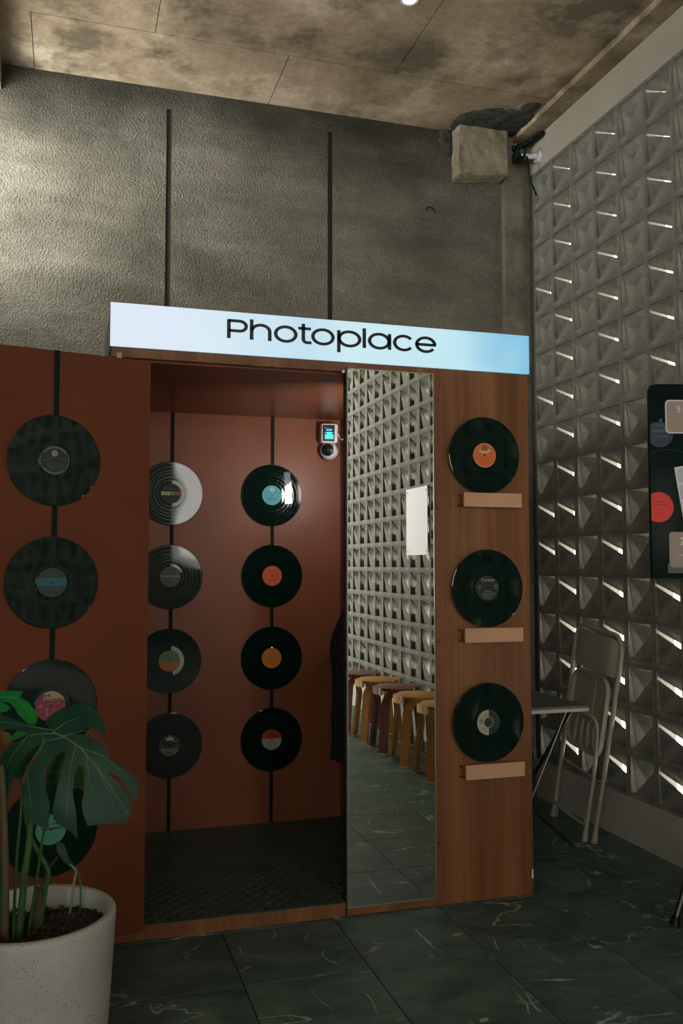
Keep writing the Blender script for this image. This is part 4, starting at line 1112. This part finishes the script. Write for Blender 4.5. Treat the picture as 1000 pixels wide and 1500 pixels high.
# ceiling downlight
dl = empty('ceiling_light', (1.43, 3.655, CZ), label='small round lit downlight in the stained concrete ceiling', cat='lamp')
MB().lathe([(0.030, -0.004), (0.042, -0.006), (0.045, 0.003), (0.030, 0.003)], 36).build('ring', M_white, dl, smooth=40)
MB().lathe([(0.0301, -0.005), (0.0301, 0.001)], 32).build('diffuser', emit('downlight_warm', (1.0, 0.86, 0.66), 6.0), dl)
pt = bpy.data.lights.new('downlight', 'SPOT'); pt.energy = 16; pt.spot_size = R(130); pt.spot_blend = 0.9; pt.color = (1.0, 0.84, 0.62); pt.shadow_soft_size = 0.03
po = bpy.data.objects.new('downlight', pt); COL.objects.link(po); po.location = (1.43, 3.655, CZ - 0.012)

# ------------------------------------------------------------------ stools along the block wall (seen in the mirror)
def make_stool(mat, y, lab):
    t = empty('bentwood_stool', (2.285, y, 0), label=lab, cat='stool')
    SR, TH = 0.168, 0.020
    MB().lathe([(0.02, 0.428), (0.140, 0.428), (0.150, 0.432), (0.158, 0.442), (0.1585, 0.449), (0.15, 0.452), (0.02, 0.452)], 56).build('seat', mat, t, smooth=40)
    for q in range(4):
        a0 = R(45 + 90 * q)
        # path: up the leg, then bent round along the rim to just before the next leg
        path = []
        for i in range(9):
            s = i / 8
            path.append((0.205 - 0.043 * s, a0, 0.315 * s, 0.030))
        for i in range(1, 9):
            t_a = R(90 * i / 8)
            path.append((0.162, a0 - 0.46 * (1 - math.cos(t_a)), 0.315 + 0.111 * math.sin(t_a), 0.030))
        for i in range(1, 15):
            path.append((0.162, a0 - 0.46 - (R(77) - 0.46) * i / 14, 0.426, 0.030))
        m = MB(); rings = []
        C3 = [Vector((r_ * math.cos(a), r_ * math.sin(a), z)) for r_, a, z, _ in path]
        for i, (r_, a, z, wv) in enumerate(path):
            d = (C3[min(i + 1, len(C3) - 1)] - C3[max(i - 1, 0)]).normalized()
            rad = Vector((math.cos(a), math.sin(a), 0)); rad = (rad - d * rad.dot(d)).normalized()
            side = d.cross(rad).normalized()
            hw = wv if i < 9 else max(0.0245, wv - 0.0014 * (i - 9))
            c = C3[i]
            rings.append([m.bm.verts.new(c + rad * (sx * TH / 2) + side * (sy * hw)) for sx, sy in ((1, 1), (1, -1), (-1, -1), (-1, 1))])
        for A, B in zip(rings, rings[1:]):
            for k in range(4): m.bm.faces.new([A[k], A[(k + 1) % 4], B[(k + 1) % 4], B[k]])
        m.bm.faces.new(rings[0]); m.bm.faces.new(rings[-1][::-1])
        lo = m.build('leg', mat, t, smooth=45)
        # pale end grain where the bent strip stops
        e = C3[-1]; a = path[-1][1]
        mm = Matrix.Translation(e) @ Matrix.Rotation(a, 4, 'Z')
        MB().box(-TH / 2 - 0.0015, TH / 2 + 0.0015, -0.0015, 0.012, -0.0250, 0.0250, mm).build('cut_end', M_ply, lo)
        f = C3[0]; mm = Matrix.Translation(f) @ Matrix.Rotation(a0, 4, 'Z')
        MB().box(-TH / 2 - 0.001, TH / 2 + 0.001, -0.031, 0.031, -0.0005, 0.007, mm).build('foot_pad', M_white, lo)
    return t
st_specs = [(M_stoolR, -0.36, 'maroon stool at the far end of the reflected row, mostly behind a yellow one'),
            (M_stoolY, 0.08, 'yellow stool between two maroon stools in the mirror'),
            (M_stoolR, 0.50, 'maroon stool between two yellow stools in the mirror'),
            (M_stoolY, 0.925, 'yellow stool seen almost whole in the mirror, right of a maroon stool'),
            (M_stoolY, 1.36, 'yellow stool cut off by the right edge of the mirror')]
for mt_, y, lab in st_specs:
    s = make_stool(mt_, y, lab); s['group'] = 'bentwood stools along the block wall'
    s.rotation_euler = (0, 0, R(4))
# frameless plate on four screws above the stools
wp = empty('wall_plate', (2.585, 0.155, 1.66), label='bright frameless white plate with four corner screws on the block wall', cat='sign')
MB().box(-0.003, 0.003, -0.22, 0.22, -0.262, 0.262, bev=0.0028).build('plate', plain('opal_acrylic', (0.9, 0.88, 0.9), 0.1), wp)
for y in (-0.19, 0.19):
    for z in (-0.232, 0.232):
        MB().tube([(0.012, y, z), (-0.008, y, z)], 0.010, 14).build('screw', M_steel, wp)

for o in COL.objects:
    if o.name.split('.')[0] == 'print': o['kind'] = 'stuff'
